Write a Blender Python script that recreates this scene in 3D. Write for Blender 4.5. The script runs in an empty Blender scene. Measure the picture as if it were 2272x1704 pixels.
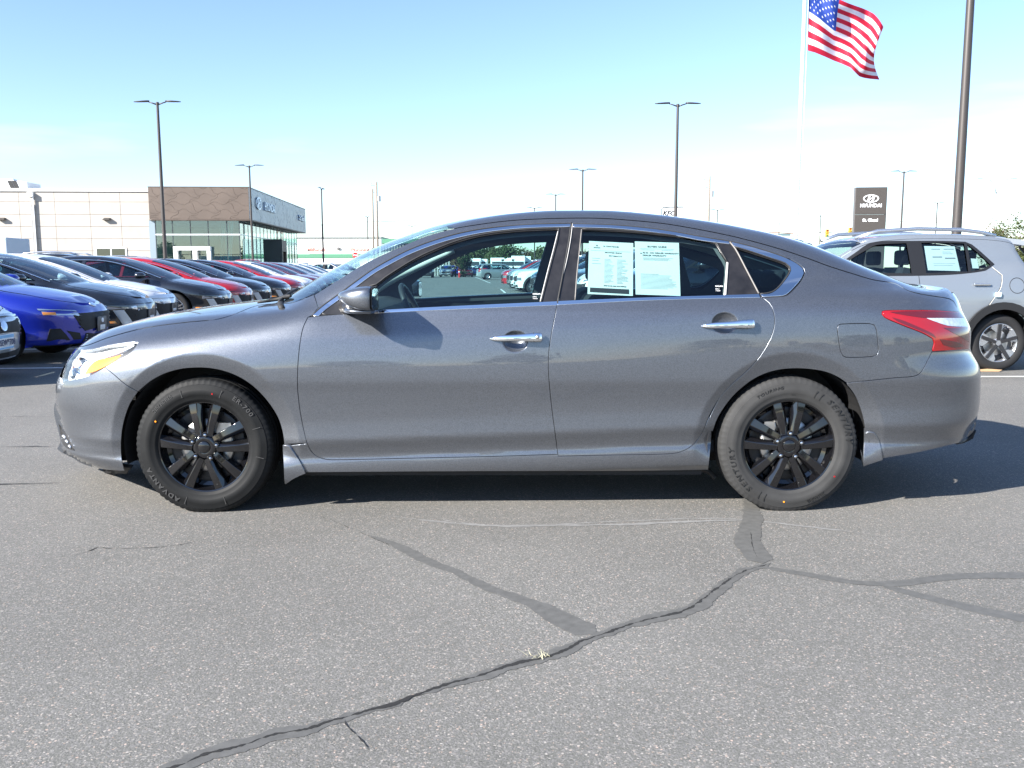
import bpy, math, random
import numpy as np
from mathutils import Vector, Matrix
from mathutils.geometry import delaunay_2d_cdt
rnd = random.Random(7)
S = bpy.context.scene
C = bpy.context.collection
R = math.radians
# ------------------------------------------------------------------ camera
CAM_H, PITCH, ROLL, FPX = 1.155, 7.37, -0.13, 1980.0
cam = bpy.data.objects.new('camera', bpy.data.cameras.new('camera'))
C.objects.link(cam)
cam.data.sensor_width = 36
cam.data.lens = FPX / 2272 * 36
cam.data.clip_start = .05
cam.data.clip_end = 3000
cam.matrix_world = Matrix.Translation((0, 0, CAM_H)) @ Matrix.Rotation(R(90 - PITCH), 4, 'X') @ Matrix.Rotation(R(ROLL), 4, 'Z')
S.camera = cam
CM = np.array(cam.matrix_world.to_3x3())
# ------------------------------------------------------------------ light
SUN_EL, SUN_ROT = 30.5, 234.5
w = bpy.data.worlds.new('World')
S.world = w
w.use_nodes = True
nt = w.node_tree
bg = nt.nodes['Background']
sky = nt.nodes.new('ShaderNodeTexSky')
sky.sky_type = 'NISHITA'
sky.sun_disc = False
sky.sun_elevation = R(SUN_EL)
sky.sun_rotation = R(SUN_ROT)
sky.air_density = 1.0
sky.dust_density = 0.25
sky.ozone_density = 2.2
sky.altitude = 300
# thin high cloud near the horizon
tc = nt.nodes.new('ShaderNodeTexCoord')
mp = nt.nodes.new('ShaderNodeMapping'); mp.inputs['Scale'].default_value = (1.2, 1.2, 9)
nz = nt.nodes.new('ShaderNodeTexNoise'); nz.inputs['Scale'].default_value = 2.2; nz.inputs['Detail'].default_value = 6
cr = nt.nodes.new('ShaderNodeValToRGB'); cr.color_ramp.elements[0].position = .55; cr.color_ramp.elements[1].position = .8
cr.color_ramp.elements[1].color = (.16, .16, .16, 1)
mx = nt.nodes.new('ShaderNodeMixRGB'); mx.inputs[2].default_value = (9.5, 10, 10.6, 1)
nt.links.new(tc.outputs['Generated'], mp.inputs[0]); nt.links.new(mp.outputs[0], nz.inputs['Vector'])
nt.links.new(nz.outputs['Fac'], cr.inputs[0]); nt.links.new(cr.outputs[0], mx.inputs[0])
tn = nt.nodes.new('ShaderNodeMixRGB'); tn.blend_type = 'MULTIPLY'; tn.inputs[0].default_value = 1; tn.inputs[2].default_value = (.92, .94, 1.03, 1)
nt.links.new(sky.outputs[0], tn.inputs[1]); nt.links.new(tn.outputs[0], mx.inputs[1]); nt.links.new(mx.outputs[0], bg.inputs[0])
bg.inputs[1].default_value = .088
sun = bpy.data.objects.new('sun', bpy.data.lights.new('sun', 'SUN'))
C.objects.link(sun)
sun.data.energy = 5.0
sun.data.angle = R(.53)
sun.data.color = (1, .955, .89)
_d = Vector((1.4, 1.0, -1.0)).normalized()
sun.rotation_euler = _d.to_track_quat('-Z', 'Y').to_euler()
S.view_settings.view_transform = 'Standard'
S.view_settings.look = 'None'
S.view_settings.gamma = 1
S.view_settings.exposure = 1.62
S.view_settings.use_curve_mapping = False
try:
    S.cycles.max_bounces = 12; S.cycles.transparent_max_bounces = 24; S.cycles.caustics_reflective = False
    S.cycles.caustics_refractive = False; S.cycles.sample_clamp_indirect = 6
except Exception: pass

# ------------------------------------------------------------------ materials
MATS = {}
def P(name, col, rough=.5, metal=0, coat=0, coat_r=.03, spec=.5, var=0, vscale=8, bump=0, bscale=60, emis=0, alpha=1, sub=None):
    if name in MATS: return MATS[name]
    m = bpy.data.materials.new(name); m.use_nodes = True
    n = m.node_tree; b = n.nodes['Principled BSDF']
    b.inputs['Base Color'].default_value = (*col, 1)
    b.inputs['Roughness'].default_value = rough
    b.inputs['Metallic'].default_value = metal
    b.inputs['Coat Weight'].default_value = coat
    b.inputs['Coat Roughness'].default_value = coat_r
    b.inputs['Specular IOR Level'].default_value = spec
    if var or bump:
        t = n.nodes.new('ShaderNodeTexCoord')
        z = n.nodes.new('ShaderNodeTexNoise'); z.inputs['Scale'].default_value = vscale; z.inputs['Detail'].default_value = 5
        n.links.new(t.outputs['Object'], z.inputs['Vector'])
        if var:
            h = n.nodes.new('ShaderNodeHueSaturation'); h.inputs['Color'].default_value = (*col, 1)
            mr = n.nodes.new('ShaderNodeMapRange'); mr.inputs[1].default_value = .3; mr.inputs[2].default_value = .7
            mr.inputs[3].default_value = 1 - var; mr.inputs[4].default_value = 1 + var
            n.links.new(z.outputs['Fac'], mr.inputs[0]); n.links.new(mr.outputs[0], h.inputs['Value'])
            n.links.new(h.outputs[0], b.inputs['Base Color'])
        if bump:
            z2 = n.nodes.new('ShaderNodeTexNoise'); z2.inputs['Scale'].default_value = bscale; z2.inputs['Detail'].default_value = 4
            bp = n.nodes.new('ShaderNodeBump'); bp.inputs['Strength'].default_value = bump; bp.inputs['Distance'].default_value = .01
            n.links.new(t.outputs['Object'], z2.inputs['Vector'])
            n.links.new(z2.outputs['Fac'], bp.inputs['Height']); n.links.new(bp.outputs[0], b.inputs['Normal'])
    MATS[name] = m
    return m
def paint(name, col, metal=.6, rough=.36, flake=.5, dirt=.0):
    if name in MATS: return MATS[name]
    m = P(name, col, rough, metal, coat=1, coat_r=.02)
    m.node_tree.nodes['Principled BSDF'].inputs['Coat IOR'].default_value = 1.62
    n = m.node_tree; b = n.nodes['Principled BSDF']
    t = n.nodes.new('ShaderNodeTexCoord')
    if flake:
        v = n.nodes.new('ShaderNodeTexVoronoi'); v.inputs['Scale'].default_value = 420
        n.links.new(t.outputs['Object'], v.inputs['Vector'])
        sp = n.nodes.new('ShaderNodeSeparateColor'); n.links.new(v.outputs['Color'], sp.inputs[0])
        mr = n.nodes.new('ShaderNodeMapRange'); mr.inputs[3].default_value = 1 - .35 * flake; mr.inputs[4].default_value = 1 + .35 * flake
        n.links.new(sp.outputs[0], mr.inputs[0])
        h = n.nodes.new('ShaderNodeHueSaturation'); h.inputs['Color'].default_value = (*col, 1)
        n.links.new(mr.outputs[0], h.inputs['Value'])
        out = h.outputs[0]
        nm = n.nodes.new('ShaderNodeBump'); nm.inputs['Strength'].default_value = .06 * flake; nm.inputs['Distance'].default_value = .001
        n.links.new(sp.outputs[1], nm.inputs['Height']); n.links.new(nm.outputs[0], b.inputs['Normal'])
        if dirt:
            z = n.nodes.new('ShaderNodeTexNoise'); z.inputs['Scale'].default_value = 6; z.inputs['Detail'].default_value = 8; z.inputs['Roughness'].default_value = .65
            n.links.new(t.outputs['Object'], z.inputs['Vector'])
            m2 = n.nodes.new('ShaderNodeMapRange'); m2.inputs[1].default_value = .45; m2.inputs[2].default_value = .75; m2.inputs[3].default_value = .01; m2.inputs[4].default_value = .10
            n.links.new(z.outputs['Fac'], m2.inputs[0]); n.links.new(m2.outputs[0], b.inputs['Coat Roughness'])
            # road film, thicker towards the sills (it belongs to the car, whatever the light)
            sz = n.nodes.new('ShaderNodeSeparateXYZ'); n.links.new(t.outputs['Object'], sz.inputs[0])
            m3 = n.nodes.new('ShaderNodeMapRange'); m3.inputs[1].default_value = .95; m3.inputs[2].default_value = .25; m3.inputs[3].default_value = 0; m3.inputs[4].default_value = dirt
            n.links.new(sz.outputs['Z'], m3.inputs[0])
            mm = n.nodes.new('ShaderNodeMath'); mm.operation = 'MULTIPLY'
            n.links.new(m3.outputs[0], mm.inputs[0]); n.links.new(z.outputs['Fac'], mm.inputs[1])
            mc = n.nodes.new('ShaderNodeMixRGB'); mc.inputs[2].default_value = (.2, .18, .155, 1)
            n.links.new(mm.outputs[0], mc.inputs[0]); n.links.new(out, mc.inputs[1]); out = mc.outputs[0]
        n.links.new(out, b.inputs['Base Color'])
    return m
def glass(name, tint=(.5, .7, .72), refl=1.0, ior=1.52):
    if name in MATS: return MATS[name]
    m = bpy.data.materials.new(name); m.use_nodes = True
    n = m.node_tree; n.nodes.clear()
    o = n.nodes.new('ShaderNodeOutputMaterial'); mx = n.nodes.new('ShaderNodeMixShader')
    tr = n.nodes.new('ShaderNodeBsdfTransparent'); tr.inputs[0].default_value = (*tint, 1)
    gl = n.nodes.new('ShaderNodeBsdfGlossy'); gl.inputs['Roughness'].default_value = .008; gl.inputs[0].default_value = (refl, refl, refl, 1)
    fr = n.nodes.new('ShaderNodeFresnel'); 
    ge = n.nodes.new('ShaderNodeNewGeometry'); mi_ = n.nodes.new('ShaderNodeMapRange'); mi_.inputs[3].default_value = ior; mi_.inputs[4].default_value = 1 / ior   # same reflectance from both sides of the thin pane
    n.links.new(ge.outputs['Backfacing'], mi_.inputs[0]); n.links.new(mi_.outputs[0], fr.inputs[0])
    n.links.new(fr.outputs[0], mx.inputs[0]); n.links.new(tr.outputs[0], mx.inputs[1]); n.links.new(gl.outputs[0], mx.inputs[2])
    n.links.new(mx.outputs[0], o.inputs[0])
    MATS[name] = m
    return m
M_body = paint('grey_metallic_paint', (.114, .125, .145), metal=.72, rough=.34, flake=.6, dirt=.12)
M_chrome = P('chrome', (.82, .83, .85), .06, 1)
M_trim = P('satin_black_trim', (.016, .016, .018), .28, spec=.5, var=.3, vscale=30)
M_pillar = P('weathered_gloss_black', (.016, .015, .0155), .3, spec=.6, var=.5, vscale=14)
M_rubber = P('black_rubber', (.018, .018, .019), .65, var=.3)
M_dark = P('dark_plastic', (.012, .012, .013), .7, var=.2)
M_tyre = P('tyre_rubber', (.008, .0085, .009), .62, var=.3, vscale=11, spec=.2)
M_tyre2 = P('dusty_tyre_rubber', (.034, .034, .034), .75, var=.22, vscale=9, spec=.25)
M_gloss = P('gloss_black_plastic', (.005, .005, .006), .07, coat=.6, coat_r=.02)
M_steel = P('machined_steel', (.5, .49, .47), .35, .9, var=.25, vscale=30)
M_dsteel = P('black_steel', (.02, .02, .022), .4, .3, var=.3)
M_lug = P('chrome_lug', (.8, .8, .8), .12, 1)
M_glass = glass('tinted_glass', (.62, .82, .83))
M_glassr = glass('rear_tinted_glass', (.66, .82, .82))
M_glassq = glass('privacy_tinted_glass', (.30, .46, .52))
M_wglass = glass('windscreen_glass', (.62, .80, .80), ior=2.0)
M_lens = glass('clear_lens', (.94, .96, .96))
M_int = P('grey_interior_trim', (.42, .41, .38), .8, var=.1)
M_intd = P('charcoal_interior', (.018, .02, .023), .75, var=.3)
M_silver = P('lamp_reflector', (.86, .87, .88), .42, .45, var=.1, vscale=20)
M_amber = P('amber_lens', (.95, .30, .012), .22, coat=1)
M_red = P('red_lens', (.30, .002, .004), .12, coat=1, coat_r=.01)
M_redd = P('deep_red_lens', (.10, .001, .003), .2, coat=1)
M_clear = P('frosted_clear_lens', (.62, .66, .72), .2, .3, coat=1, var=.2, vscale=60)
M_paper = P('white_paper', (.50, .54, .53), .8, var=.03)
M_ink = P('black_ink', (.012, .012, .015), .8)
M_inkg = P('grey_ink', (.16, .17, .19), .8)
M_whitepr = P('white_print', (.85, .85, .85), .6)

# ------------------------------------------------------------------ objects
def thing(name, label, cat, loc=(0, 0, 0), rotz=0, group=None):
    o = bpy.data.objects.new(name, None); C.objects.link(o)
    o.location = loc; o.rotation_euler = (0, 0, rotz); o.empty_display_size = .2
    o['label'] = label; o['category'] = cat
    if group: o['group'] = group
    return o
def tag(o, label, cat, group=None):
    o['label'] = label; o['category'] = cat
    if group: o['group'] = group
    return o
def mesh(name, v, f, mat=None, parent=None, smooth=False, normals=None, label=None):
    me = bpy.data.meshes.new(name)
    me.from_pydata([tuple(map(float, p)) for p in v], [], [tuple(map(int, q)) for q in f])
    mats = mat if isinstance(mat, (list, tuple)) else [mat]
    for m in mats:
        if m: me.materials.append(m)
    if smooth or normals is not None: me.shade_smooth()
    if normals is not None: me.normals_split_custom_set_from_vertices([tuple(map(float, q)) for q in normals])
    me.update()
    o = bpy.data.objects.new(name, me); C.objects.link(o)
    if parent: o.parent = parent
    if label: o['label'] = label
    return o
class MB:
    def __init__(s): s.v = []; s.f = []
    def add(s, v, f):
        k = len(s.v); s.v += [tuple(p) for p in v]; s.f += [tuple(i + k for i in q) for q in f]; return s
    def box(s, a, b, rz=0, piv=None):
        (x0, y0, z0), (x1, y1, z1) = a, b
        v = [(x0, y0, z0), (x1, y0, z0), (x1, y1, z0), (x0, y1, z0), (x0, y0, z1), (x1, y0, z1), (x1, y1, z1), (x0, y1, z1)]
        return s.add(v, [(0, 3, 2, 1), (4, 5, 6, 7), (0, 1, 5, 4), (1, 2, 6, 5), (2, 3, 7, 6), (3, 0, 4, 7)])
    def cbox(s, c, d): return s.box([c[i] - d[i] / 2 for i in range(3)], [c[i] + d[i] / 2 for i in range(3)])
    def prism(s, poly, o, u, v, n, depth):   # polygon in the u,v plane extruded along n
        o, u, v, n = map(Vector, (o, u, v, n)); m = len(poly)
        a = [o + u * p[0] + v * p[1] for p in poly]; b = [q + n * depth for q in a]
        return s.add(a + b, [tuple(range(m))[::-1], tuple(range(m, 2 * m))] + [(i, (i + 1) % m, m + (i + 1) % m, m + i) for i in range(m)])
    def tube(s, pts, r, n=8, cap=True, closed=False):
        pts = [Vector(p) for p in pts]; rr = r if isinstance(r, (list, tuple)) else [r] * len(pts)
        k = len(s.v); N = len(pts); up = None
        for i, p in enumerate(pts):
            if closed: t = (pts[(i + 1) % N] - pts[i - 1]).normalized()
            else: t = (pts[min(i + 1, N - 1)] - pts[max(i - 1, 0)]).normalized()
            if up is None: up = t.orthogonal().normalized()
            a = (up - t * up.dot(t)).normalized(); up = a; b = t.cross(a)
            for j in range(n):
                q = 2 * math.pi * j / n
                s.v.append(tuple(p + (a * math.cos(q) + b * math.sin(q)) * rr[i]))
        for i in range(N if closed else N - 1):
            i2 = (i + 1) % N
            for j in range(n): s.f.append((k + i * n + j, k + i * n + (j + 1) % n, k + i2 * n + (j + 1) % n, k + i2 * n + j))
        if cap and not closed:
            s.f.append(tuple(range(k, k + n))[::-1]); s.f.append(tuple(range(k + (N - 1) * n, k + N * n)))
        return s
    def lathe(s, prof, c=(0, 0, 0), n=48, axis='y', mod=None):   # prof: (r, along axis)
        k = len(s.v); m = len(prof)
        for i in range(n):
            a = 2 * math.pi * i / n
            for j, (r, t) in enumerate(prof):
                if mod: r, t = mod(i, j, r, t)
                if axis == 'y': p = (c[0] + r * math.cos(a), c[1] + t, c[2] + r * math.sin(a))
                else: p = (c[0] + r * math.cos(a), c[1] + r * math.sin(a), c[2] + t)
                s.v.append(p)
        for i in range(n):
            for j in range(m - 1):
                i2 = (i + 1) % n
                s.f.append((k + i * m + j, k + i * m + j + 1, k + i2 * m + j + 1, k + i2 * m + j))
        return s
    def build(s, name, mat, parent=None, smooth=False, label=None, auto=None):
        o = mesh(name, s.v, s.f, mat, parent, smooth, label=label)
        if auto:
            o.data.shade_smooth()
            try: o.data.set_sharp_from_angle(angle=R(auto))
            except Exception: pass
        return o
def bevel(o, wd, seg=2):
    m = o.modifiers.new('bevel', 'BEVEL'); m.width = wd; m.segments = seg; m.limit_method = 'ANGLE'; m.angle_limit = R(40)
    return o
def copy_tree(o, parent=None):
    c = o.copy(); C.objects.link(c)
    if parent: c.parent = parent
    for ch in o.children: copy_tree(ch, c)
    return c
_txt = {}
def text_mesh(s, size, depth=.002, align='CENTER', shear=0, bold=0, res=2):
    key = (s, size, depth, align, shear, bold)
    if key in _txt: return _txt[key]
    cu = bpy.data.curves.new('t', 'FONT'); cu.body = s; cu.size = size; cu.extrude = depth; cu.align_x = align; cu.align_y = 'CENTER'
    cu.shear = shear; cu.offset = bold; cu.resolution_u = res
    o = bpy.data.objects.new('t', cu); C.objects.link(o)
    dg = bpy.context.evaluated_depsgraph_get(); me = bpy.data.meshes.new_from_object(o.evaluated_get(dg))
    v = [tuple(q.co) for q in me.vertices]; f = [tuple(p.vertices) for p in me.polygons]
    bpy.data.objects.remove(o); bpy.data.curves.remove(cu); bpy.data.meshes.remove(me)
    _txt[key] = (v, f)
    return v, f
def add_text(mb, s, size, o, u, v, n, depth=.002, **k):
    vv, ff = text_mesh(s, size, depth, **k)
    o, u, v, n = map(Vector, (o, u, v, n))
    mb.add([o + u * p[0] + v * p[1] + n * p[2] for p in vv], ff)
    return mb

# ------------------------------------------------------------------ curves
def spl(pts, n=900, k=9):   # smooth dense table through points
    p = np.array(sorted(pts), float); x = np.linspace(p[0, 0], p[-1, 0], n)
    t = p[:, 0]; y = p[:, 1]; d = np.diff(y) / np.diff(t); m = np.zeros(len(y))
    m[0] = d[0]; m[-1] = d[-1]
    for i in range(1, len(y) - 1):
        m[i] = 0 if d[i - 1] * d[i] <= 0 else 2 * d[i - 1] * d[i] / (d[i - 1] + d[i]) * .5 + .25 * (d[i - 1] + d[i])
    i = np.clip(np.searchsorted(t, x) - 1, 0, len(t) - 2); h = (t[i + 1] - t[i]); s = (x - t[i]) / h
    out = (2 * s**3 - 3 * s**2 + 1) * y[i] + (s**3 - 2 * s**2 + s) * h * m[i] + (-2 * s**3 + 3 * s**2) * y[i + 1] + (s**3 - s**2) * h * m[i + 1]
    if k:
        kk = np.ones(k) / k; out = np.convolve(np.pad(out, k // 2, mode='reflect', reflect_type='odd'), kk, 'valid')
    return x, out
class Sp:
    def __init__(s, pts, k=9): s.x, s.y = spl(pts, k=k)
    def __call__(s, q): return np.interp(q, s.x, s.y)
def smax(a, b, k): h = np.clip(.5 + .5 * (a - b) / k, 0, 1); return b + (a - b) * h + k * h * (1 - h)
def smin(a, b, k): return -smax(-a, -b, k)
def sstep(a, b, x): t = np.clip((x - a) / (b - a), 0, 1.); return t * t * (3 - 2 * t)
def catmull(pts, closed, sp, ang=36):
    p = np.array(pts, float); n = len(p); out = []
    def corner(i):
        if not closed and i in (0, n - 1): return True
        a = p[i] - p[i - 1]; b = p[(i + 1) % n] - p[i]
        na = np.linalg.norm(a); nb = np.linalg.norm(b)
        if na < 1e-9 or nb < 1e-9: return True
        return math.degrees(math.acos(max(-1, min(1, float(a @ b) / na / nb)))) > ang
    cs = [corner(i) for i in range(n)]
    for i in range(n if closed else n - 1):
        a, b = p[i], p[(i + 1) % n]; L = np.linalg.norm(b - a)
        if L < 1e-9: continue
        a0 = p[i - 1]; b1 = p[(i + 2) % n]
        ma = (b - a) if cs[i] else (b - a0) * (L / (np.linalg.norm(b - a) + np.linalg.norm(a - a0)))
        mb = (b - a) if cs[(i + 1) % n] else (b1 - a) * (L / (np.linalg.norm(b1 - b) + np.linalg.norm(b - a)))
        k = max(1, int(round(L / sp)))
        for j in range(k):
            s = j / k
            out.append((2 * s**3 - 3 * s**2 + 1) * a + (s**3 - 2 * s**2 + s) * ma + (-2 * s**3 + 3 * s**2) * b + (s**3 - s**2) * mb)
    if not closed: out.append(p[-1])
    return np.array(out)
def area2(p): return .5 * float(np.sum(p[:, 0] * np.roll(p[:, 1], -1) - np.roll(p[:, 0], -1) * p[:, 1]))
def lnorm(p, closed=True):   # outward normals of a ccw loop
    t = np.roll(p, -1, 0) - np.roll(p, 1, 0)
    if not closed: t[0] = p[1] - p[0]; t[-1] = p[-1] - p[-2]
    n = np.stack([t[:, 1], -t[:, 0]], 1); return n / (np.linalg.norm(n, axis=1)[:, None] + 1e-12)
def inside(q, poly):
    x, y = q[:, 0], q[:, 1]; c = np.zeros(len(q), bool); x1, y1 = poly[:, 0], poly[:, 1]; x2, y2 = np.roll(x1, -1), np.roll(y1, -1)
    for a, b, d, e in zip(x1, y1, x2, y2):
        if b == e: continue
        c ^= ((b > y) != (e > y)) & (x < (d - a) * (y - b) / (e - b) + a)
    return c
def near(q, segs, dist):
    m = np.ones(len(q), bool)
    for s in segs:
        for k in range(0, len(s), 1):
            m &= (q[:, 0] - s[k, 0])**2 + (q[:, 1] - s[k, 1])**2 > dist * dist
    return m
# ------------------------------------------------------------------ implicit car shape
class Shape:
    def __init__(s, D):
        s.D = D
        for k in ('B', 'T', 'R', 'xn', 'xt', 'G', 'crown', 'kb'): setattr(s, k, Sp(D[k]))
    def parts(s, x, y, z):
        D = s.D
        h = np.sqrt(y * y + 1e-5)
        dn = (x - s.xn(z)) / D.get('Ln', .75); dt = (s.xt(z) - x) / D.get('Lt', .75); nn = D.get('nn', 2.6); ntt = D.get('nt', 2.8)
        K = (1 - (1 - np.clip(dn, 0, 1))**nn + 1e-9)**(1 / nn) * (1 - (1 - np.clip(dt, 0, 1))**ntt + 1e-9)**(1 / ntt)
        B = s.B(z - D.get('slo', 0) * np.clip(x, -1, 1) * sstep(.62, .45, z) - D.get('shi', 0) * np.clip(x, -.6, 1.05) * sstep(.66, .86, z))
        for (wx, wz, r1, hf) in D.get('arch', ()):
            r = np.sqrt((x - wx)**2 + (z - wz)**2)
            B = B - hf * smax(r1 - r, np.zeros_like(r), .005) * sstep(.12, .3, r) * sstep(.20, .34, z)
        if 'fw' in D:
            a0, a1, zf, am = D['fw']; B = B - am * sstep(a0, a1, x) * np.maximum(z - zf, 0)**2
        if 'dents' in D:
            for (cx, cz, a, b, dp) in D['dents']:
                q = ((x - cx) / a)**2 + ((z - cz) / b)**2
                B = B - dp * np.clip(1 - q, 0, 1)**1.0 * sstep(1.0, .78, q)
        side = h - B * K
        top = z - (s.T(x) - s.crown(x) * h * h)
        low = smax(side, top, D.get('rt', .07))
        gz = np.maximum(z - D['zb'], -.03)
        g = h - (s.G(x) - D['lean'] * gz - D['lean2'] * gz * np.abs(gz))
        sh = D['wc'][0] + (D['wc'][1] - D['wc'][0]) * sstep(D['wx'][0], D['wx'][1], x)
        rr = z - (s.R(x + sh * h * h) - D['rc'] * h * h)
        up = smax(g, rr, D.get('rg', .09))
        up = np.maximum(up, D['zb'] - D.get('dz', .1) - z)
        return low, up, s.kb(x)
    def F(s, p):
        low, up, k = s.parts(p[:, 0], p[:, 1], p[:, 2])
        return smin(low, up, k)
    def cast(s, o, d, t0, t1, n=90):
        N = len(o); ts = np.linspace(t0, t1, n); prev = s.F(o + d * ts[0]); hit = np.full(N, -1); best = prev.copy(); bi = np.zeros(N, int)
        for i in range(1, n):
            cur = s.F(o + d * ts[i])
            m = (hit < 0) & (prev > 0) & (cur <= 0); hit[m] = i
            b = cur < best; best[b] = cur[b]; bi[b] = i; prev = cur
        ok = hit > 0
        a = np.where(ok, ts[np.maximum(hit - 1, 0)], ts[bi]); b = np.where(ok, ts[np.maximum(hit, 0)], ts[bi])
        for _ in range(18):
            m = .5 * (a + b); f = s.F(o + d * m[:, None]); a = np.where(f > 0, m, a); b = np.where(f > 0, b, m)
        return o + d * (.5 * (a + b))[:, None], ok
    def nrm(s, p, e=.004):
        g = np.stack([s.F(p + np.eye(3)[i] * e) - s.F(p - np.eye(3)[i] * e) for i in range(3)], 1)
        return g / (np.linalg.norm(g, axis=1)[:, None] + 1e-12)
    def cast_in(s, p0, d, t0, t1):   # from inside outwards
        N = len(p0); ts = np.linspace(t0, t1, 120); prev = s.F(p0 + d * ts[0]); a = np.full(N, t1); b = np.full(N, t1); done = np.zeros(N, bool)
        for i in range(1, len(ts)):
            cur = s.F(p0 + d * ts[i]); m = (~done) & (cur > 0); a[m] = ts[i - 1]; b[m] = ts[i]; done |= m
        for _ in range(18):
            m = .5 * (a + b); f = s.F(p0 + d * m[:, None]); a = np.where(f <= 0, m, a); b = np.where(f <= 0, b, m)
        return p0 + d * (.5 * (a + b))[:, None]
def patch(sh, loops, rayf, sp, off=0, inset=0, flange=.014, t=(3.5, 5.6), n=90, smooth=True, extra=None, proud=None, lat=.3):
    """triangulated panel: 2-D loops cast on the shape through rayf; edges turned in. returns v,f,nrm"""
    L = []
    for i, lp in enumerate(loops):
        q = catmull(lp, True, sp) if smooth else np.array(lp, float)
        if area2(q) < 0: q = q[::-1]
        if i: q = q[::-1]
        if inset: q = q - lnorm(q) * inset
        L.append(q)
    allp = np.concatenate(L); mn, mxx = L[0].min(0), L[0].max(0)
    gx, gy = np.arange(mn[0] + sp * .5, mxx[0], sp), np.arange(mn[1] + sp * .5, mxx[1], sp)
    g = np.array([(a + (sp * .5 if j % 2 else 0), b) for j, b in enumerate(gy) for a in gx]).reshape(-1, 2)
    if extra is not None and len(extra): g = np.concatenate([g, extra])
    if len(g):
        k = inside(g, L[0])
        for h in L[1:]: k &= ~inside(g, h)
        g = g[k]; g = g[near(g, L, sp * .45)] if len(g) else g
    pts = np.concatenate([allp, g]) if len(g) else allp
    E = []; k = 0
    for q in L: E += [(k + i, k + (i + 1) % len(q)) for i in range(len(q))]; k += len(q)
    sc = 1 / sp
    r = delaunay_2d_cdt([Vector((a * sc, b * sc)) for a, b in pts], E, [], 0, 1e-5)
    vv = np.array([tuple(a) for a in r[0]]) / sc; ff = np.array(r[2])
    cen = vv[ff].mean(1); k = inside(cen, L[0])
    for h in L[1:]: k &= ~inside(cen, h)
    ff = ff[k]
    o, d = rayf(vv); p, ok = sh.cast(o, d, t[0], t[1], n); nr = sh.nrm(p)
    # triangle orientation
    a, b, c = p[ff[:, 0]], p[ff[:, 1]], p[ff[:, 2]]; fn = np.cross(b - a, c - a); flip = (fn * nr[ff].mean(1)).sum(1) < 0
    ff[flip] = ff[flip][:, ::-1]
    if proud is not None: p = p + nr * proud(p)[:, None]
    p = p + nr * off
    V = [p]; NN = [nr]; FF = [tuple(q) for q in ff]; base = len(p)
    if flange:
        for q in L:
            o, d = rayf(q); e0, _ = sh.cast(o, d, t[0], t[1], n); en = sh.nrm(e0)
            o2, d2 = rayf(q + lnorm(q) * .2 * sp); e2, _ = sh.cast(o2, d2, t[0], t[1], n)
            e = e0 + en * (off + (proud(e0)[:, None] if proud is not None else 0)); m = len(q)
            tg = np.roll(e, -1, 0) - np.roll(e, 1, 0); out = np.cross(tg, en); out /= (np.linalg.norm(out, axis=1)[:, None] + 1e-9)
            out = out * np.sign(((e2 - e0) * out).sum() + 1e-12)
            V += [e, e - en * .003 + out * .0012, e - en * flange + out * .0012]; NN += [(en + out * .35), out + en * .5, out]
            for i in range(m):
                j = (i + 1) % m
                FF.append((base + i, base + j, base + m + j, base + m + i)); FF.append((base + m + i, base + m + j, base + 2 * m + j, base + 2 * m + i))
            base += 3 * m
    V = np.concatenate(V); NN = np.concatenate(NN); NN /= (np.linalg.norm(NN, axis=1)[:, None] + 1e-9)
    return V, FF, NN
def both(name, res, mat, parent, label=None, mirror=True, mname=None):
    v, f, n = res
    o = mesh(name, v, f, mat, parent, normals=n, label=label)
    if mirror:
        v2 = v * np.array([1, -1, 1]); n2 = n * np.array([1, -1, 1])
        mesh(mname or name, v2, [q[::-1] for q in f], mat, parent, normals=n2)
    return o
def crop(x0, y0, s): return lambda *p: [(x0 + p[i] / s, y0 + p[i + 1] / s) for i in range(0, len(p), 2)]
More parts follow.
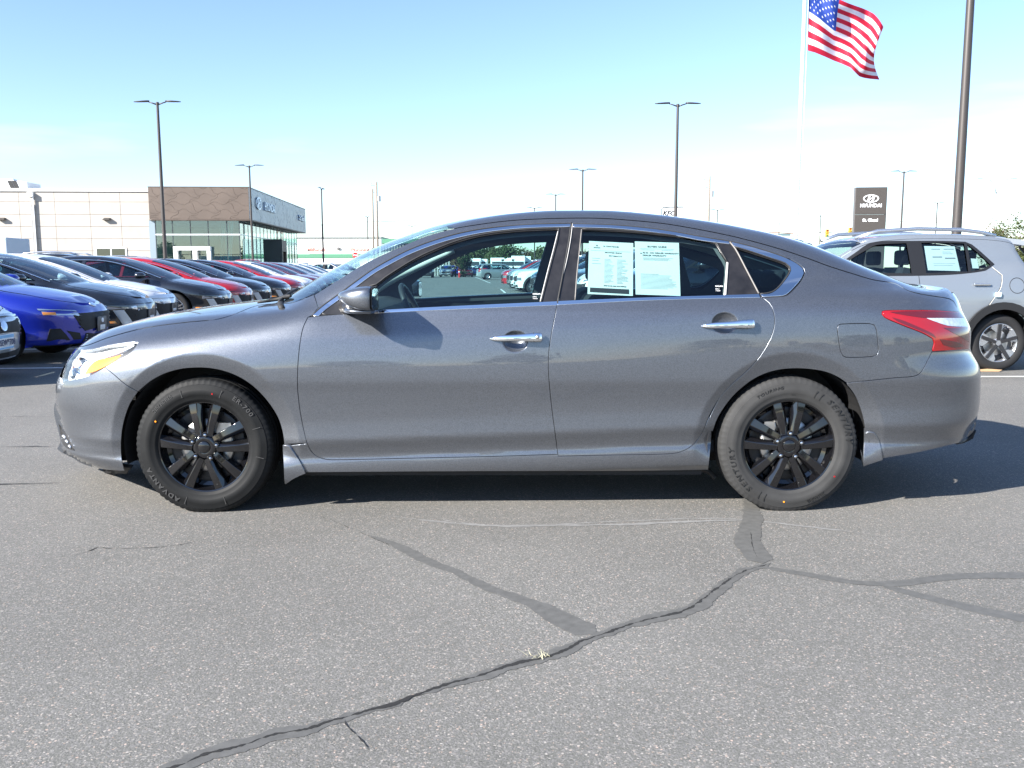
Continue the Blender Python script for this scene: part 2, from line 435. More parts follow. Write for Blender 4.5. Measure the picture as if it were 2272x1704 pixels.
# ================================================================== ground
def Gp(px, py, z=0):   # where a sight line through a photo pixel meets the ground
    d = CM @ np.array([(px - 1136) / FPX, (852 - py) / FPX, -1.0]); t = (z - CAM_H) / d[2]
    return (d[0] * t, d[1] * t)
def asphalt():
    m = bpy.data.materials.new('worn_asphalt'); m.use_nodes = True; n = m.node_tree; b = n.nodes['Principled BSDF']
    b.inputs['Roughness'].default_value = .85; b.inputs['Specular IOR Level'].default_value = .3
    N = lambda k: n.nodes.new(k); lk = n.links.new
    t = N('ShaderNodeTexCoord')
    v = N('ShaderNodeTexVoronoi'); v.inputs['Scale'].default_value = 205; v.inputs['Randomness'].default_value = 1; lk(t.outputs['Object'], v.inputs['Vector'])
    s = N('ShaderNodeSeparateColor'); lk(v.outputs['Color'], s.inputs[0])
    r1 = N('ShaderNodeValToRGB'); e = r1.color_ramp.elements; e[0].position = 0; e[0].color = (.119, .1175, .107, 1); e[1].position = .45; e[1].color = (.141, .1385, .126, 1)
    for ps, c in ((.70, (.158, .153, .147)), (.82, (.18, .173, .164)), (.90, (.215, .205, .19)), (.955, (.25, .238, .22)), (.97, (.24, .19, .155)), (1.0, (.33, .31, .285))): q = e.new(ps); q.color = (*c, 1)
    lk(s.outputs[0], r1.inputs[0])
    # larger stones
    v2 = N('ShaderNodeTexVoronoi'); v2.inputs['Scale'].default_value = 100; lk(t.outputs['Object'], v2.inputs['Vector'])
    s2 = N('ShaderNodeSeparateColor'); lk(v2.outputs['Color'], s2.inputs[0])
    g1 = N('ShaderNodeMath'); g1.operation = 'GREATER_THAN'; g1.inputs[1].default_value = .93; lk(s2.outputs[0], g1.inputs[0])
    g2 = N('ShaderNodeMath'); g2.operation = 'LESS_THAN'; g2.inputs[1].default_value = .34; lk(v2.outputs['Distance'], g2.inputs[0])
    g3 = N('ShaderNodeMath'); g3.operation = 'MULTIPLY'; lk(g1.outputs[0], g3.inputs[0]); lk(g2.outputs[0], g3.inputs[1])
    r2 = N('ShaderNodeValToRGB'); r2.color_ramp.elements[0].color = (.34, .32, .295, 1); r2.color_ramp.elements[1].color = (.40, .30, .25, 1); lk(s2.outputs[1], r2.inputs[0])
    mx = N('ShaderNodeMixRGB'); lk(g3.outputs[0], mx.inputs[0]); lk(r1.outputs[0], mx.inputs[1]); lk(r2.outputs[0], mx.inputs[2])
    # pits
    nz = N('ShaderNodeTexNoise'); nz.inputs['Scale'].default_value = 170; nz.inputs['Detail'].default_value = 3; lk(t.outputs['Object'], nz.inputs['Vector'])
    pr = N('ShaderNodeMapRange'); pr.inputs[1].default_value = .30; pr.inputs[2].default_value = .42; pr.inputs[3].default_value = .55; pr.inputs[4].default_value = 1; lk(nz.outputs['Fac'], pr.inputs[0])
    # broad tone
    nb = N('ShaderNodeTexNoise'); nb.inputs['Scale'].default_value = .55; nb.inputs['Detail'].default_value = 7; nb.inputs['Roughness'].default_value = .6; lk(t.outputs['Object'], nb.inputs['Vector'])
    br = N('ShaderNodeMapRange'); br.inputs[1].default_value = .3; br.inputs[2].default_value = .7; br.inputs[3].default_value = .84; br.inputs[4].default_value = 1.12; lk(nb.outputs['Fac'], br.inputs[0])
    mu = N('ShaderNodeMath'); mu.operation = 'MULTIPLY'; lk(pr.outputs[0], mu.inputs[0]); lk(br.outputs[0], mu.inputs[1])
    h = N('ShaderNodeHueSaturation'); lk(mx.outputs[0], h.inputs['Color']); lk(mu.outputs[0], h.inputs['Value']); lk(h.outputs[0], b.inputs['Base Color'])
    bp = N('ShaderNodeBump'); bp.inputs['Strength'].default_value = .8; bp.inputs['Distance'].default_value = .0025
    ad = N('ShaderNodeMath'); ad.operation = 'ADD'; lk(s.outputs[1], ad.inputs[0]); lk(nz.outputs['Fac'], ad.inputs[1]); lk(ad.outputs[0], bp.inputs['Height']); lk(bp.outputs[0], b.inputs['Normal'])
    return m
M_asph = asphalt()
g = mesh('ground', [(-1200, -400, -.03), (1200, -400, -.03), (1200, 2000, -.03), (-1200, 2000, -.03)], [(0, 1, 2, 3)], P('dry_grass_ground', (.16, .15, .08), .9, var=.4, vscale=.05))
g['kind'] = 'structure'
g = mesh('parking_lot', [(-150, -60, 0), (150, -60, 0), (150, 150, 0), (-150, 150, 0)], [(0, 1, 2, 3)], M_asph); g['kind'] = 'structure'
LOT = R(4.5); CL, SL = math.cos(LOT), math.sin(LOT)
def lotv(x, y): return (x * CL - y * SL, x * SL + y * CL)
M_seal = P('crack_sealant', (.090, .089, .084), .75, var=.16, vscale=30, bump=.05, bscale=200)
M_crack = P('open_crack', (.012, .012, .012), .95)
M_line = P('worn_white_line_paint', (.62, .62, .60), .75, var=.18, vscale=12)
def ribbon(name, pts, w, mat, z, jit=.0, seed=1, sp=.03, off=0, taper=True):
    rr = random.Random(seed); q = catmull([Gp(*p[:2]) for p in pts], False, sp, ang=80); n = lnorm(q, False); N = len(q)
    wd = np.interp(np.linspace(0, 1, N), np.linspace(0, 1, len(w)), w) if isinstance(w, (list, tuple)) else np.full(N, w)
    V = []; a = b = 0
    for i in range(N):
        a = a * .75 + rr.uniform(-1, 1) * jit; b = b * .75 + rr.uniform(-1, 1) * jit
        e = min(1, i / 4, (N - 1 - i) / 4) if taper else 1
        V.append((*(q[i] + n[i] * (off + (wd[i] / 2 + a) * e)), z)); V.append((*(q[i] + n[i] * (off - (wd[i] / 2 + b) * e)), z))
    o = mesh(name, V, [(2 * i, 2 * i + 1, 2 * i + 3, 2 * i + 2)[::-1] for i in range(N - 1)], mat); o['kind'] = 'structure'
    me = o.data
    if me.polygons[0].normal.z < 0: me.flip_normals()
    return o
D = 1.0271
dd = lambda *p: [(p[i] * D, p[i + 1] * D) for i in range(0, len(p), 2)]
gl_ = crop(0, 1130, 1.947); gr_ = crop(1136, 1130, 1.947)
ribbon('crack_seal', gl_(1590,112, 1700,150, 1820,210, 1950,265, 2080,325, 2212,378) + gr_(90,408, 190,460, 280,510, 365,540), [.02, .045, .05, .05, .05, .06, .1, .12], M_seal, .0010, .004, 2, sp=.012)
main_l = gl_(640,1150, 800,1098, 900,1055, 1040,1022, 1180,978, 1330,950, 1450,912, 1560,880, 1680,852, 1780,812, 1940,755, 2060,722, 2212,672) + gr_(100,650, 210,618, 300,570, 380,545, 520,495, 620,470, 740,440, 830,385, 900,330, 1000,270, 1100,240)
ribbon('crack_seal', [(x + 4, y + 4) for x, y in main_l[:10]] , [.055, .06, .06, .045, .035, .03, .02], M_seal, .0012, .006, 3, off=-.012, sp=.012)
ribbon('crack_seal', [(x + 2, y - 6) for x, y in main_l[9:]], [.02, .045, .062, .05, .055, .06, .055, .045, .04], M_seal, .0014, .006, 4, off=.016, sp=.012)
ribbon('crack_seal', gr_(1030,-70, 1035,40, 1022,100, 1018,150, 1050,195, 1085,235), [.07, .075, .09, .10, .11, .09], M_seal, .0016, .005, 5, sp=.012)
ribbon('crack_seal', gr_(1070,250, 1250,278, 1400,305, 1560,322, 1700,318, 1900,292, 2300,286), [.03, .05, .05, .055, .06, .07, .06], M_seal, .0012, .003, 6, sp=.012)
ribbon('crack_seal', gr_(1590,328, 1720,362, 1880,402, 2050,442, 2300,490), [.05, .06, .065, .07, .07], M_seal, .0008, .003, 7, sp=.012)
ribbon('crack', main_l, [.007, .008, .010, .010, .009, .008, .006, .005, .004], M_crack, .0022, .0034, 11, sp=.007)
ribbon('crack', gl_(1370,28, 1460,60, 1560,104, 1690,160), .002, M_crack, .0020, .0022, 12, sp=.01)
ribbon('crack', gl_(270,208, 360,190, 425,165, 480,170, 640,168, 760,158, 850,140), .0016, M_crack, .0020, .0022, 13, sp=.01)
ribbon('crack', gr_(1030,100, 1040,160, 1060,210), .003, M_crack, .0024, .002, 14, sp=.01)
ribbon('crack', gl_(1490,905, 1500,935, 1550,985, 1600,1050), .0016, M_crack, .0020, .0016, 15, sp=.008)
for i, q in enumerate((gl_(-200,-100, 100,-108, 300,-112), gl_(-200,-395, 140,-400, 230,-396), gl_(-100,-265, 150,-270, 260,-268))):
    ribbon('crack', q, .008, M_crack, .005, .004, 20 + i, sp=.05)
# ================================================================== the grey saloon
CY = 5.045
HUBS = ((-1.462, .31), (1.314, .31))
D_main = dict(
    B=[(.10, .80), (.165, .838), (.19, .868), (.25, .881), (.275, .879), (.295, .874), (.335, .882), (.362, .892), (.382, .897), (.42, .8947), (.47, .8925), (.52, .8945), (.58, .901),
       (.64, .9085), (.70, .9075), (.76, .9035), (.82, .897), (.868, .890), (.89, .884), (.92, .872), (.96, .854), (1.0, .835), (1.05, .80), (1.15, .72), (1.3, .6)],
    T=[(-2.50, .55), (-2.42, .66), (-2.36, .715), (-2.27, .775), (-2.13, .848), (-1.98, .898), (-1.7, .95), (-1.43, .983), (-1.2, 1.003), (-1.0, 1.015), (-.8, .99), (-.4, .975), (.2, .99),
       (.8, 1.01), (1.3, 1.035), (1.7, 1.05), (2.0, 1.06), (2.13, 1.066), (2.22, 1.07), (2.262, 1.066), (2.30, 1.045), (2.34, .99), (2.42, .85)],
    R=[(-1.6, .80), (-1.30, .965), (-1.204, 1.023), (-1.045, 1.117), (-.888, 1.202), (-.734, 1.276), (-.573, 1.336), (-.417, 1.386), (-.263, 1.418), (-.0145, 1.449), (.229, 1.461), (.475, 1.460),
       (.721, 1.444), (.967, 1.417), (1.218, 1.378), (1.476, 1.32), (1.708, 1.238), (1.93, 1.135), (2.05, 1.06), (2.3, .90), (2.6, .6)],
    xn=[(.0, -2.10), (.15, -2.22), (.22, -2.34), (.255, -2.388), (.285, -2.385), (.33, -2.372), (.38, -2.378), (.44, -2.392), (.51, -2.405), (.58, -2.395), (.65, -2.36), (.72, -2.315), (.78, -2.262), (.85, -2.16), (.95, -1.95), (1.1, -1.6)],
    xt=[(.0, 2.1), (.2, 2.32), (.33, 2.42), (.42, 2.45), (.5, 2.458), (.56, 2.456), (.62, 2.45), (.67, 2.436), (.72, 2.405), (.75, 2.39), (.846, 2.388), (.9, 2.365), (.943, 2.342), (1.0, 2.325), (1.06, 2.30), (1.3, 2.28)],
    G=[(-2.0, .70), (-1.3, .76), (-.9, .805), (-.3, .835), (.3, .847), (1.0, .838), (1.5, .79), (1.9, .71), (2.3, .58), (2.6, .5)],
    crown=[(-2.5, .10), (-1.6, .10), (-1.1, .09), (-.7, 0), (1.2, 0), (1.8, .04), (2.5, .06)],
    kb=[(-2.5, .02), (-1.1, .03), (-.7, .03), (1.0, .03), (1.5, .13), (1.9, .17), (2.1, .12), (2.5, .02)],
    zb=.99, lean=.42, lean2=.42, wc=(-.32, .30), wx=(-.4, 1.2), rc=.07, rg=.10, rt=.075,
    arch=((-1.462, .31, .455, .36), (1.314, .31, .452, .34)), Ln=.95, nn=3.0, fw=(-.9, -1.7, .67, 1.45),
    dents=((.017, .818, .062, .050, .032), (.99, .902, .062, .050, .032)), slo=.035, shi=.065,
)
SH = Shape(D_main)
O_CAM = np.array([0, -CY, CAM_H])
def pxray(q):
    q = np.asarray(q, float)
    d = np.stack([(q[:, 0] - 1136) / FPX, (852 - q[:, 1]) / FPX, -np.ones(len(q))], 1) @ CM.T
    d = d / d[:, 1:2]
    return np.repeat(O_CAM[None], len(q), 0), d

k1 = crop(100, 620, 3.016); k2 = crop(660, 440, 3.568); k3 = crop(1220, 440, 3.568); k4 = crop(1540, 600, 2.911)
k6 = crop(1660, 440, 3.614); k7 = crop(640, 620, 3.253); k8 = crop(1200, 620, 3.16)
def pxpt(q, off=0):
    o, d = pxray(np.array(q, float)); p, _ = SH.cast(o, d, 3.5, 5.6, 160)
    return p + SH.nrm(p) * off
car = thing('sedan', 'large dark grey metallic sedan with black wheels, seen side-on in the foreground', 'car', (0, CY, 0))
# ---- shared lines (native photo pixels traced, projected on the body)
hood_l = k1(205,456, 290,438, 400,396, 520,360, 640,330, 760,309, 860,296, 1000,281, 1140,268, 1250,238, 1350,197)
cowl_l = k1(1350,197, 1425,172, 1500,163, 1600,160, 1655,155)
wind_l = k1(1655,155, 1730,128, 1798,100)
arch_f = k1(1600,1103, 1588,1020, 1562,935, 1520,860, 1462,785, 1390,715, 1300,655, 1200,615, 1100,595, 1000,592, 900,602, 800,631, 720,672, 665,714, 622,752)
fb_gap = k1(622,752, 540,705, 470,645, 400,587)
lamp_lo = k1(400,587, 480,545, 560,498, 605,450, 622,416)
fd_left = k7(140,272, 105,350, 82,470, 68,620, 65,760, 77,900, 100,1040, 130,1170, 160,1235, 200,1275, 260,1296, 330,1302)
door_mid = k7(1938,180, 1922,270, 1897,400, 1880,520, 1876,620, 1883,750, 1900,920, 1925,1110, 1945,1262)
belt_f = k7(140,272, 300,256, 440,248, 700,237, 1000,224, 1500,202, 1938,180)
belt_r = k8(115,172, 500,157, 900,142, 1545,123)
rd_right = k8(1545,123, 1600,165, 1630,222, 1640,300, 1622,385, 1575,480, 1505,580, 1430,655, 1335,740, 1245,845, 1180,960, 1132,1075, 1072,1155, 1000,1202, 920,1222)
rd_bot = k8(920,1222, 500,1232, 122,1240)
arch_r = k4(985,727, 930,690, 850,656, 760,640, 660,634, 560,641, 470,663, 390,700, 320,750, 250,815, 192,890, 150,960, 122,1040, 108,1120)
rb_gap = k4(1537,525, 1500,600, 1472,650, 1432,681, 1300,694, 1100,715, 985,727)
tl = k6(1075,905, 1100,899, 1300,897, 1500,898, 1690,912)
tl_lo = k6(1480,1228, 1476,1210, 1489,1155, 1478,1125, 1400,1082, 1200,1003, 1095,955, 1072,928, 1075,905)
lid_l = k6(1180,684, 1280,738, 1400,770, 1560,795, 1620,808, 1650,828, 1690,905)
trim_f = k2(100,936, 160,880, 200,846, 330,752, 450,662, 600,556, 750,470, 900,396, 1100,322, 1300,268, 1500,232, 1800,205, 2165,194)
trim_r = k3(180,198, 500,207, 800,234, 1000,263, 1200,300, 1432,338)
trim_q = k3(1432,338, 1600,378, 1800,440, 1900,480, 1970,520, 2010,556, 2020,590, 1990,650, 1930,720, 1880,765, 1850,776, 1665,785)
M_l = k2(130,765, 330,640, 560,500, 800,390, 1000,305, 1200,248, 1400,212, 1700,175, 2000,160) + k3(300,156, 500,163, 800,188, 1000,214, 1400,290, 1650,352, 1850,410, 2050,478) + k6(650,545, 850,608, 1000,652, 1180,684)
rail_back = k6(1180,684)
def seq(*a):
    out = []
    for q in a:
        for p in q:
            if not out or (abs(p[0] - out[-1][0]) + abs(p[1] - out[-1][1]) > .8): out.append(p)
    if abs(out[0][0] - out[-1][0]) + abs(out[0][1] - out[-1][1]) < .8: out.pop()
    return out
rv = lambda q: q[::-1]
SP = 9
def panel(name, loop, mat=M_body, holes=(), sp=SP, inset=1.0, off=0, flange=.016, mirror=True, label=None, extra=None, proud=None):
    return both(name, patch(SH, [loop, *holes], pxray, sp, off, inset, flange, extra=extra, proud=proud), mat, car, label, mirror)
fender_loop = seq(hood_l, cowl_l, wind_l, k2(128,758, 165,866), k2(110,928), fd_left[:8], k1(1748,1098), arch_f, fb_gap, lamp_lo, rv(k1(203,462, 235,472, 330,464, 450,438, 622,416)))
def ring_pts(cx, cy, r0=160, r1=228, st=5):
    return np.array([(cx + r * math.cos(a), cy + r * math.sin(a)) for r in np.arange(r0, r1, st) for a in np.arange(0, 2 * math.pi, 5 / r0)])
RF, RR = ring_pts(457, 998), ring_pts(1746, 994)
panel('front_fender', fender_loop, extra=RF)
nose_px = k1(130,692, 112,735, 82,775, 58,850, 58,900, 70,955, 92,1040, 100,1085, 78,1135)
panel('front_bumper', seq(fb_gap, rv(k1(120,690, 165,675, 230,662, 300,640, 400,587)), nose_px, k1(104,1156, 188,1200, 236,1229, 304,1254, 382,1271, 460,1280, 532,1283),
      rv(k1(622,752, 570,830, 536,920, 516,1010, 509,1100, 513,1200, 532,1283))), sp=5, flange=.002, extra=RF)
fine_h = np.array([(a, b) for a in np.arange(1085, 1225, 2.6) for b in np.arange(720, 785, 2.6)])
fine_r = np.array([(a, b) for a in np.arange(1555, 1690, 2.6) for b in np.arange(690, 750, 2.6)])
panel('front_door', seq(belt_f, door_mid, rv(k7(330,1302, 900,1290, 1500,1277, 1945,1262)), rv(fd_left)), sp=7.5, extra=fine_h)
panel('rear_door', seq(belt_r, rd_right, rd_bot, rv(door_mid)), sp=7.5, extra=np.concatenate([fine_r, RR]))
bot_sill = k4(92,1289) + k8(700,1344) + k7(1200,1387, 120,1394) + k1(1744,1290)
panel('rocker_panel', seq(k1(1744,1290, 1700,1205, 1640,1112, 1748,1100), fd_left[7:], k7(330,1302, 900,1290, 1500,1277, 1945,1262), rv(rd_bot), rv(rd_right)[:5], k4(113,1044), k4(104,1180, 92,1289), bot_sill[1:-1]), inset=.9, sp=6)
# one-piece body side: windscreen pillar, roof rail, C pillar, rear quarter
quarter = seq(M_l, lid_l, [tuple(p) for p in k6(1690,912)], rv(tl)[:], rv(tl_lo), rb_gap, arch_r[:13], k4(60,1043), rv(rd_right)[5:], rv(trim_q), rv(trim_r), rv(trim_f)[:-1], k2(165,866, 128,758))
fuel = k4(925,375, 930,355, 948,347, 1130,343, 1163,352, 1177,380, 1192,515, 1183,545, 1152,557, 985,562, 962,552, 946,520)
panel('body_side', quarter, holes=(fuel,), extra=RR)
panel('fuel_flap', fuel, sp=6, inset=1.2)
tail_px = k4(1772,510, 1792,540, 1828,610, 1850,660, 1853,790, 1846,870, 1832,950, 1806,1030)
panel('rear_bumper', seq(rb_gap, rv(k4(985,727, 1040,800, 1075,880, 1098,960, 1108,1035, 1104,1120, 1092,1252)), rv(k4(1808,1038, 1765,1080, 1720,1112, 1690,1120, 1450,1176, 1215,1217, 1092,1252)), rv(tail_px[:-1]), rv(k4(1540,523, 1650,518, 1775,508))), sp=5.5, flange=.002)
panel('lower_bumper_insert', k4(1690,1122, 1722,1112, 1768,1085, 1820,1032, 1800,1085, 1745,1112), M_dark, off=.004, inset=0)
panel('splash_guard', k1(1600,1104, 1640,1110, 1700,1203, 1745,1292, 1680,1318, 1607,1357, 1603,1250), off=.012, inset=0, flange=.05, mirror=False, label='painted splash guard behind the front wheel')
panel('splash_guard', k4(1100,1046, 1130,1038, 1162,1044, 1190,1090, 1213,1217, 1090,1254, 1096,1150), off=.012, inset=0, flange=.05, mirror=False, label='painted splash guard behind the rear wheel')
# ---- bonnet, windscreen, roof, rear window, boot lid as one polar shell split by part
def shell():
    px = seq(hood_l, cowl_l, wind_l, M_l, lid_l)
    q = catmull(px, False, 7); o, d = pxray(q); base, _ = SH.cast(o, d, 3.5, 5.6, 160)
    # drop stations that do not advance
    keep = [0]
    for i in range(1, len(base)):
        if base[i, 0] > base[keep[-1], 0] + .004: keep.append(i)
    base = base[keep]; N = len(base)
    zc = base[:, 2] - np.interp(base[:, 0], [-2.2, -1.3, -.9, 0, 1.5, 2.2], [.35, .5, .45, .45, .45, .4])
    a0 = np.arctan2(base[:, 2] - zc, -base[:, 1])
    J = 46; V = []
    for j in range(J + 1):
        s = j / J; s = s**1.15
        a = a0 + (math.pi / 2 - a0) * s
        if j == 0: a = a + .0035
        dr = np.stack([np.zeros(N), -np.cos(a), np.sin(a)], 1)
        V.append(SH.cast_in(np.stack([base[:, 0], np.zeros(N), zc], 1), dr, .05, 1.6))
    V = np.array(V); Pn = V.reshape(-1, 3); nr = SH.nrm(Pn)
    low, up, _ = SH.parts(Pn[:, 0], Pn[:, 1], Pn[:, 2]); upm = (up < low).reshape(J + 1, N)
    groups = {}
    for j in range(J):
        for i in range(N - 1):
            c = (V[j, i] + V[j + 1, i + 1]) / 2; u = upm[j, i] and upm[j + 1, i + 1]; x, h = c[0], abs(c[1])
            xh = -.38 + .25 * h * h      # windscreen header
            if x < -.95 and not u: g = 'bonnet' if x < -1.13 + .18 * h * h else 'cowl_cover'
            elif x < xh and u: g = 'windscreen'
            elif 1.12 - .25 * h * h < x < 1.86 + .0 * h and u and h < .50 - .12 * (x - 1.1): g = 'rear_window'
            elif x > 1.93: g = 'boot_lid'
            else: g = 'roof'
            groups.setdefault(g, []).append((j * N + i, j * N + i + 1, (j + 1) * N + i + 1, (j + 1) * N + i))
    for g, ff in groups.items():
        ff = np.array(ff); a, b, c = Pn[ff[:, 0]], Pn[ff[:, 1]], Pn[ff[:, 2]]
        fl = (np.cross(b - a, c - a) * nr[ff[:, 0]]).sum(1) < 0; ff[fl] = ff[fl][:, ::-1]
        ids = np.unique(ff); mp_ = {k: i for i, k in enumerate(ids)}; m = len(ids)
        f1 = [tuple(mp_[k] for k in q) for q in ff]; mir = np.array([1, -1, 1])
        v = np.concatenate([Pn[ids], Pn[ids] * mir]); n = np.concatenate([nr[ids], nr[ids] * mir])
        ff2 = f1 + [tuple(k + m for k in q[::-1]) for q in f1]
        mesh(g, v, ff2, {'windscreen': M_wglass, 'rear_window': M_glassr, 'cowl_cover': M_dark}.get(g, M_body), car, normals=n)
        if g in ('roof', 'windscreen'):
            if g == 'roof':
                o = mesh('headliner', v - n * .03, [q[::-1] for q in ff2], M_int, car, smooth=True)
    return base
BASE = shell()
# ---- front and rear fascia seen end-on, underlying structure
def xgrid(name, x0, sgn, ys, zs, mat, off, skip=None):
    P0 = np.array([(x0, y, z) for z in zs for y in ys]); d = np.tile([[sgn, 0, 0]], (len(P0), 1)).astype(float)
    p, ok = SH.cast(P0, d, 0, 1.6, 200); n = SH.nrm(p); p = p + n * off; m = len(ys); f = []
    for j in range(len(zs) - 1):
        for i in range(m - 1):
            q = (j * m + i, j * m + i + 1, (j + 1) * m + i + 1, (j + 1) * m + i)
            if all(ok[k] for k in q) and not (skip and skip(abs(P0[q[0]][1]), P0[q[0]][2])): f.append(q if sgn > 0 else q[::-1])
    return mesh(name, p, [q[::-1] for q in f], mat, car, normals=n)
YS = np.sin(np.linspace(-1, 1, 71) * 1.35) / math.sin(1.35) * .84
xgrid('nose_panel', -3, 1, YS, np.linspace(.238, .80, 33), M_body, -.0025, lambda y, z: (z > .62 + .10 * max(0, (.62 - y) / .2) and y > .40) or (z < .62 and y > .75))
xgrid('tail_panel', 3, -1, YS, np.linspace(.36, 1.03, 40), M_body, -.0025)
xgrid('grille', -3, 1, np.linspace(-.42, .42, 24), np.linspace(.40, .66, 12), M_gloss, .006)
# ---- dark inner structure behind the gaps
low_band = seq(k1(622,760, 1350,210, 1640,165), belt_f[1:], belt_r[1:], k3(1850,800), k6(1300,900, 1470,1228), k4(1535,525, 1432,690, 985,735), rv(arch_r)[::-1], k4(95,1280), k8(700,1335), k7(1200,1378, 120,1385), k1(1700,1280, 1612,1250), arch_f)
both('inner_structure', patch(SH, [low_band], pxray, 26, -.02, 2, 0), M_dark, car)
both('inner_structure', patch(SH, [seq(k1(300,700, 600,450, 800,340, 1000,330, 640,700, 560,800, 490,960, 490,1240, 300,1200, 250,1000))], pxray, 26, -.03, 2, 0), M_dark, car)
# ---- headlamp
lamp = seq(k1(203,462, 235,470, 330,462, 450,436, 622,416), rv(lamp_lo)[1:], k1(300,640, 230,661, 165,674, 121,690, 112,655, 130,590, 160,520))
hl = panel('headlamp', lamp, M_lens, sp=6, inset=1.0, off=0, flange=.03)
def sub(name, loop, mat, off, sp=6, parent=None, flange=.01, label=None, **k):
    v, f, n = patch(SH, [loop], pxray, sp, off, 0, flange, **k)
    o = mesh(name, v, f, mat, parent or car, normals=n, label=label)
    return o
sub('reflector', lamp, M_silver, -.030, parent=hl, flange=0)
sub('turn_lens', k1(255,630, 275,590, 335,535, 420,520, 500,497, 480,520, 400,572, 330,607), M_amber, -.010, parent=hl)
sub('lamp_bezel', k1(500,500, 600,425, 622,418, 606,452, 560,500, 480,548, 400,588, 395,578, 470,530), M_dsteel, -.012, parent=hl)
sub('lamp_bezel', k1(330,520, 430,470, 560,430, 590,428, 500,470, 420,500, 345,530), M_clear, -.016, parent=hl)
for cx_, cz_, rr_ in ((215, 560, 34), (172, 620, 22)):
    mb = MB(); c = pxpt([k1(cx_, cz_)[0]], -.028)[0]
    mb.lathe([(0, .02), (rr_ * .0006, .014), (rr_ * .0008, 0), (rr_ * .00115, -.012), (rr_ * .00125, -.016)], n=24, c=c); mb.build('bulb_bowl', M_chrome, hl, smooth=True)
sub('fog_lamp_vent', k1(92,968, 120,1004, 162,1072, 198,1145, 156,1132, 122,1100), M_dark, .003, flange=.004)
for i in range(5):
    a = k1(84 + i * 21, 985 + i * 32)[0]; b = k1(106 + i * 19, 992 + i * 33)[0]
    p = pxpt([a, b], .006); MB().tube([p[0], (p[0] + p[1]) / 2 + np.array([0, -.004, .006]), p[1]], .006, 6).build('vent_fin', M_clear, car, smooth=True)
sub('air_dam', k1(350,1283, 555,1295, 520,1335, 470,1330, 380,1308), M_dark, -.03, flange=.02)
# ---- tail lamp
tlo = seq(tl, k6(1740,960, 1768,1060, 1778,1150, 1766,1212), tl_lo)
tlp = panel('tail_lamp', tlo, M_red, sp=6, inset=1, off=.003, flange=.02)
sub('lamp_band', k6(1130,912, 1300,906, 1500,908, 1690,922, 1722,958, 1600,958, 1420,960, 1300,945, 1180,925), M_redd, .0042, parent=tlp, flange=.001)
sub('reverse_lens', k6(1425,962, 1722,962, 1742,1000, 1752,1032, 1600,1022, 1500,990), M_clear, .0045, parent=tlp, flange=.001)
sub('lamp_band', k6(1560,1040, 1750,1045, 1762,1110, 1766,1150, 1700,1110, 1640,1080), M_redd, .0042, parent=tlp, flange=.001)
sub('lamp_band', k6(1150,955, 1250,985, 1400,1050, 1480,1090, 1500,1120, 1400,1072, 1200,990), M_redd, .0042, parent=tlp, flange=.001)
sub('lamp_band', k6(1530,1130, 1600,1140, 1690,1160, 1730,1185, 1650,1195, 1560,1175), M_redd, .0042, parent=tlp, flange=.001)
# spoiler lip on the boot lid
# ---- glazing
gf = k2(612,704, 690,640, 800,566, 900,504, 1000,453, 1100,408, 1200,367, 1300,333, 1400,306, 1500,287, 1600,272, 1800,254, 2066,243, 2050,330, 2022,440, 1990,560, 1925,820, 1500,838, 1000,862, 625,886, 616,800)
gr = k3(262,246, 500,255, 700,268, 900,288, 1100,312, 1310,352, 1350,420, 1400,507, 1392,640, 1385,764, 1000,776, 600,788, 204,803, 222,600, 242,400)
gq = k3(1478,392, 1600,432, 1750,482, 1860,522, 1893,548, 1896,570, 1880,600, 1810,690, 1760,732, 1720,745, 1672,750, 1650,732, 1560,552)
both('side_window', patch(SH, [gf], pxray, 14, -.010, -2, 0), M_glass, car, 'tinted front door window')
both('side_window', patch(SH, [gr], pxray, 14, -.010, -2, 0), M_glassr, car, 'darker rear door window with two paper notices')
both('quarter_window', patch(SH, [gq], pxray, 12, -.008, -2, 0), M_glassq, car)
# black frame zone with three window holes, bright trim over it
frame = seq(trim_f, trim_r, trim_q, rv(belt_r), rv(belt_f))
both('window_frame', patch(SH, [frame, gf, gr, gq], pxray, 9, -.004, .8, .012), M_pillar, car)
def strip(name, top, bot, mat, off=.002, sp=7, mirror=True, flange=.006, inset=0, cw=0):
    return panel(name, seq(top, rv(bot)), mat, sp=sp, inset=inset, off=off, flange=flange, mirror=mirror)
strip('window_trim', k2(125,926, 205,856, 330,765, 450,676, 600,569, 750,483, 900,408, 1100,334, 1300,280, 1500,244, 1800,214, 2162,204), k2(165,930, 220,880, 340,792, 450,708, 600,596, 750,510, 900,434, 1100,358, 1300,302, 1500,264, 1800,233, 2160,223), M_chrome)
strip('window_trim', k3(184,206, 500,216, 800,243, 1000,272, 1200,309, 1415,344), k3(182,226, 500,236, 800,264, 1000,293, 1200,332, 1422,360), M_chrome)
strip('belt_trim', k2(622,888, 1000,866, 1500,842, 2056,817), k2(610,909, 1000,890, 1500,868, 2052,846), M_chrome)
strip('belt_trim', k3(62,815, 600,792, 1000,779, 1390,768, 1655,760), k3(58,844, 600,815, 1000,800, 1390,789, 1662,783), M_chrome)
qt = k3(1440,348, 1600,388, 1800,450, 1900,490, 1962,526, 2000,560, 2008,590, 1980,645, 1920,712, 1872,757, 1845,768, 1690,777, 1668,762, 1740,757, 1785,735, 1825,698, 1885,620, 1908,575, 1905,545, 1860,510, 1750,468, 1600,418, 1448,372)
panel('window_trim', qt, M_chrome, sp=7, off=.002, inset=0, flange=.006)
strip('divider_bar', k3(1403,506, 1411,512, 1394,764), k3(1400,507, 1390,640, 1378,765), P('satin_grey', (.45, .44, .42), .4), .003)
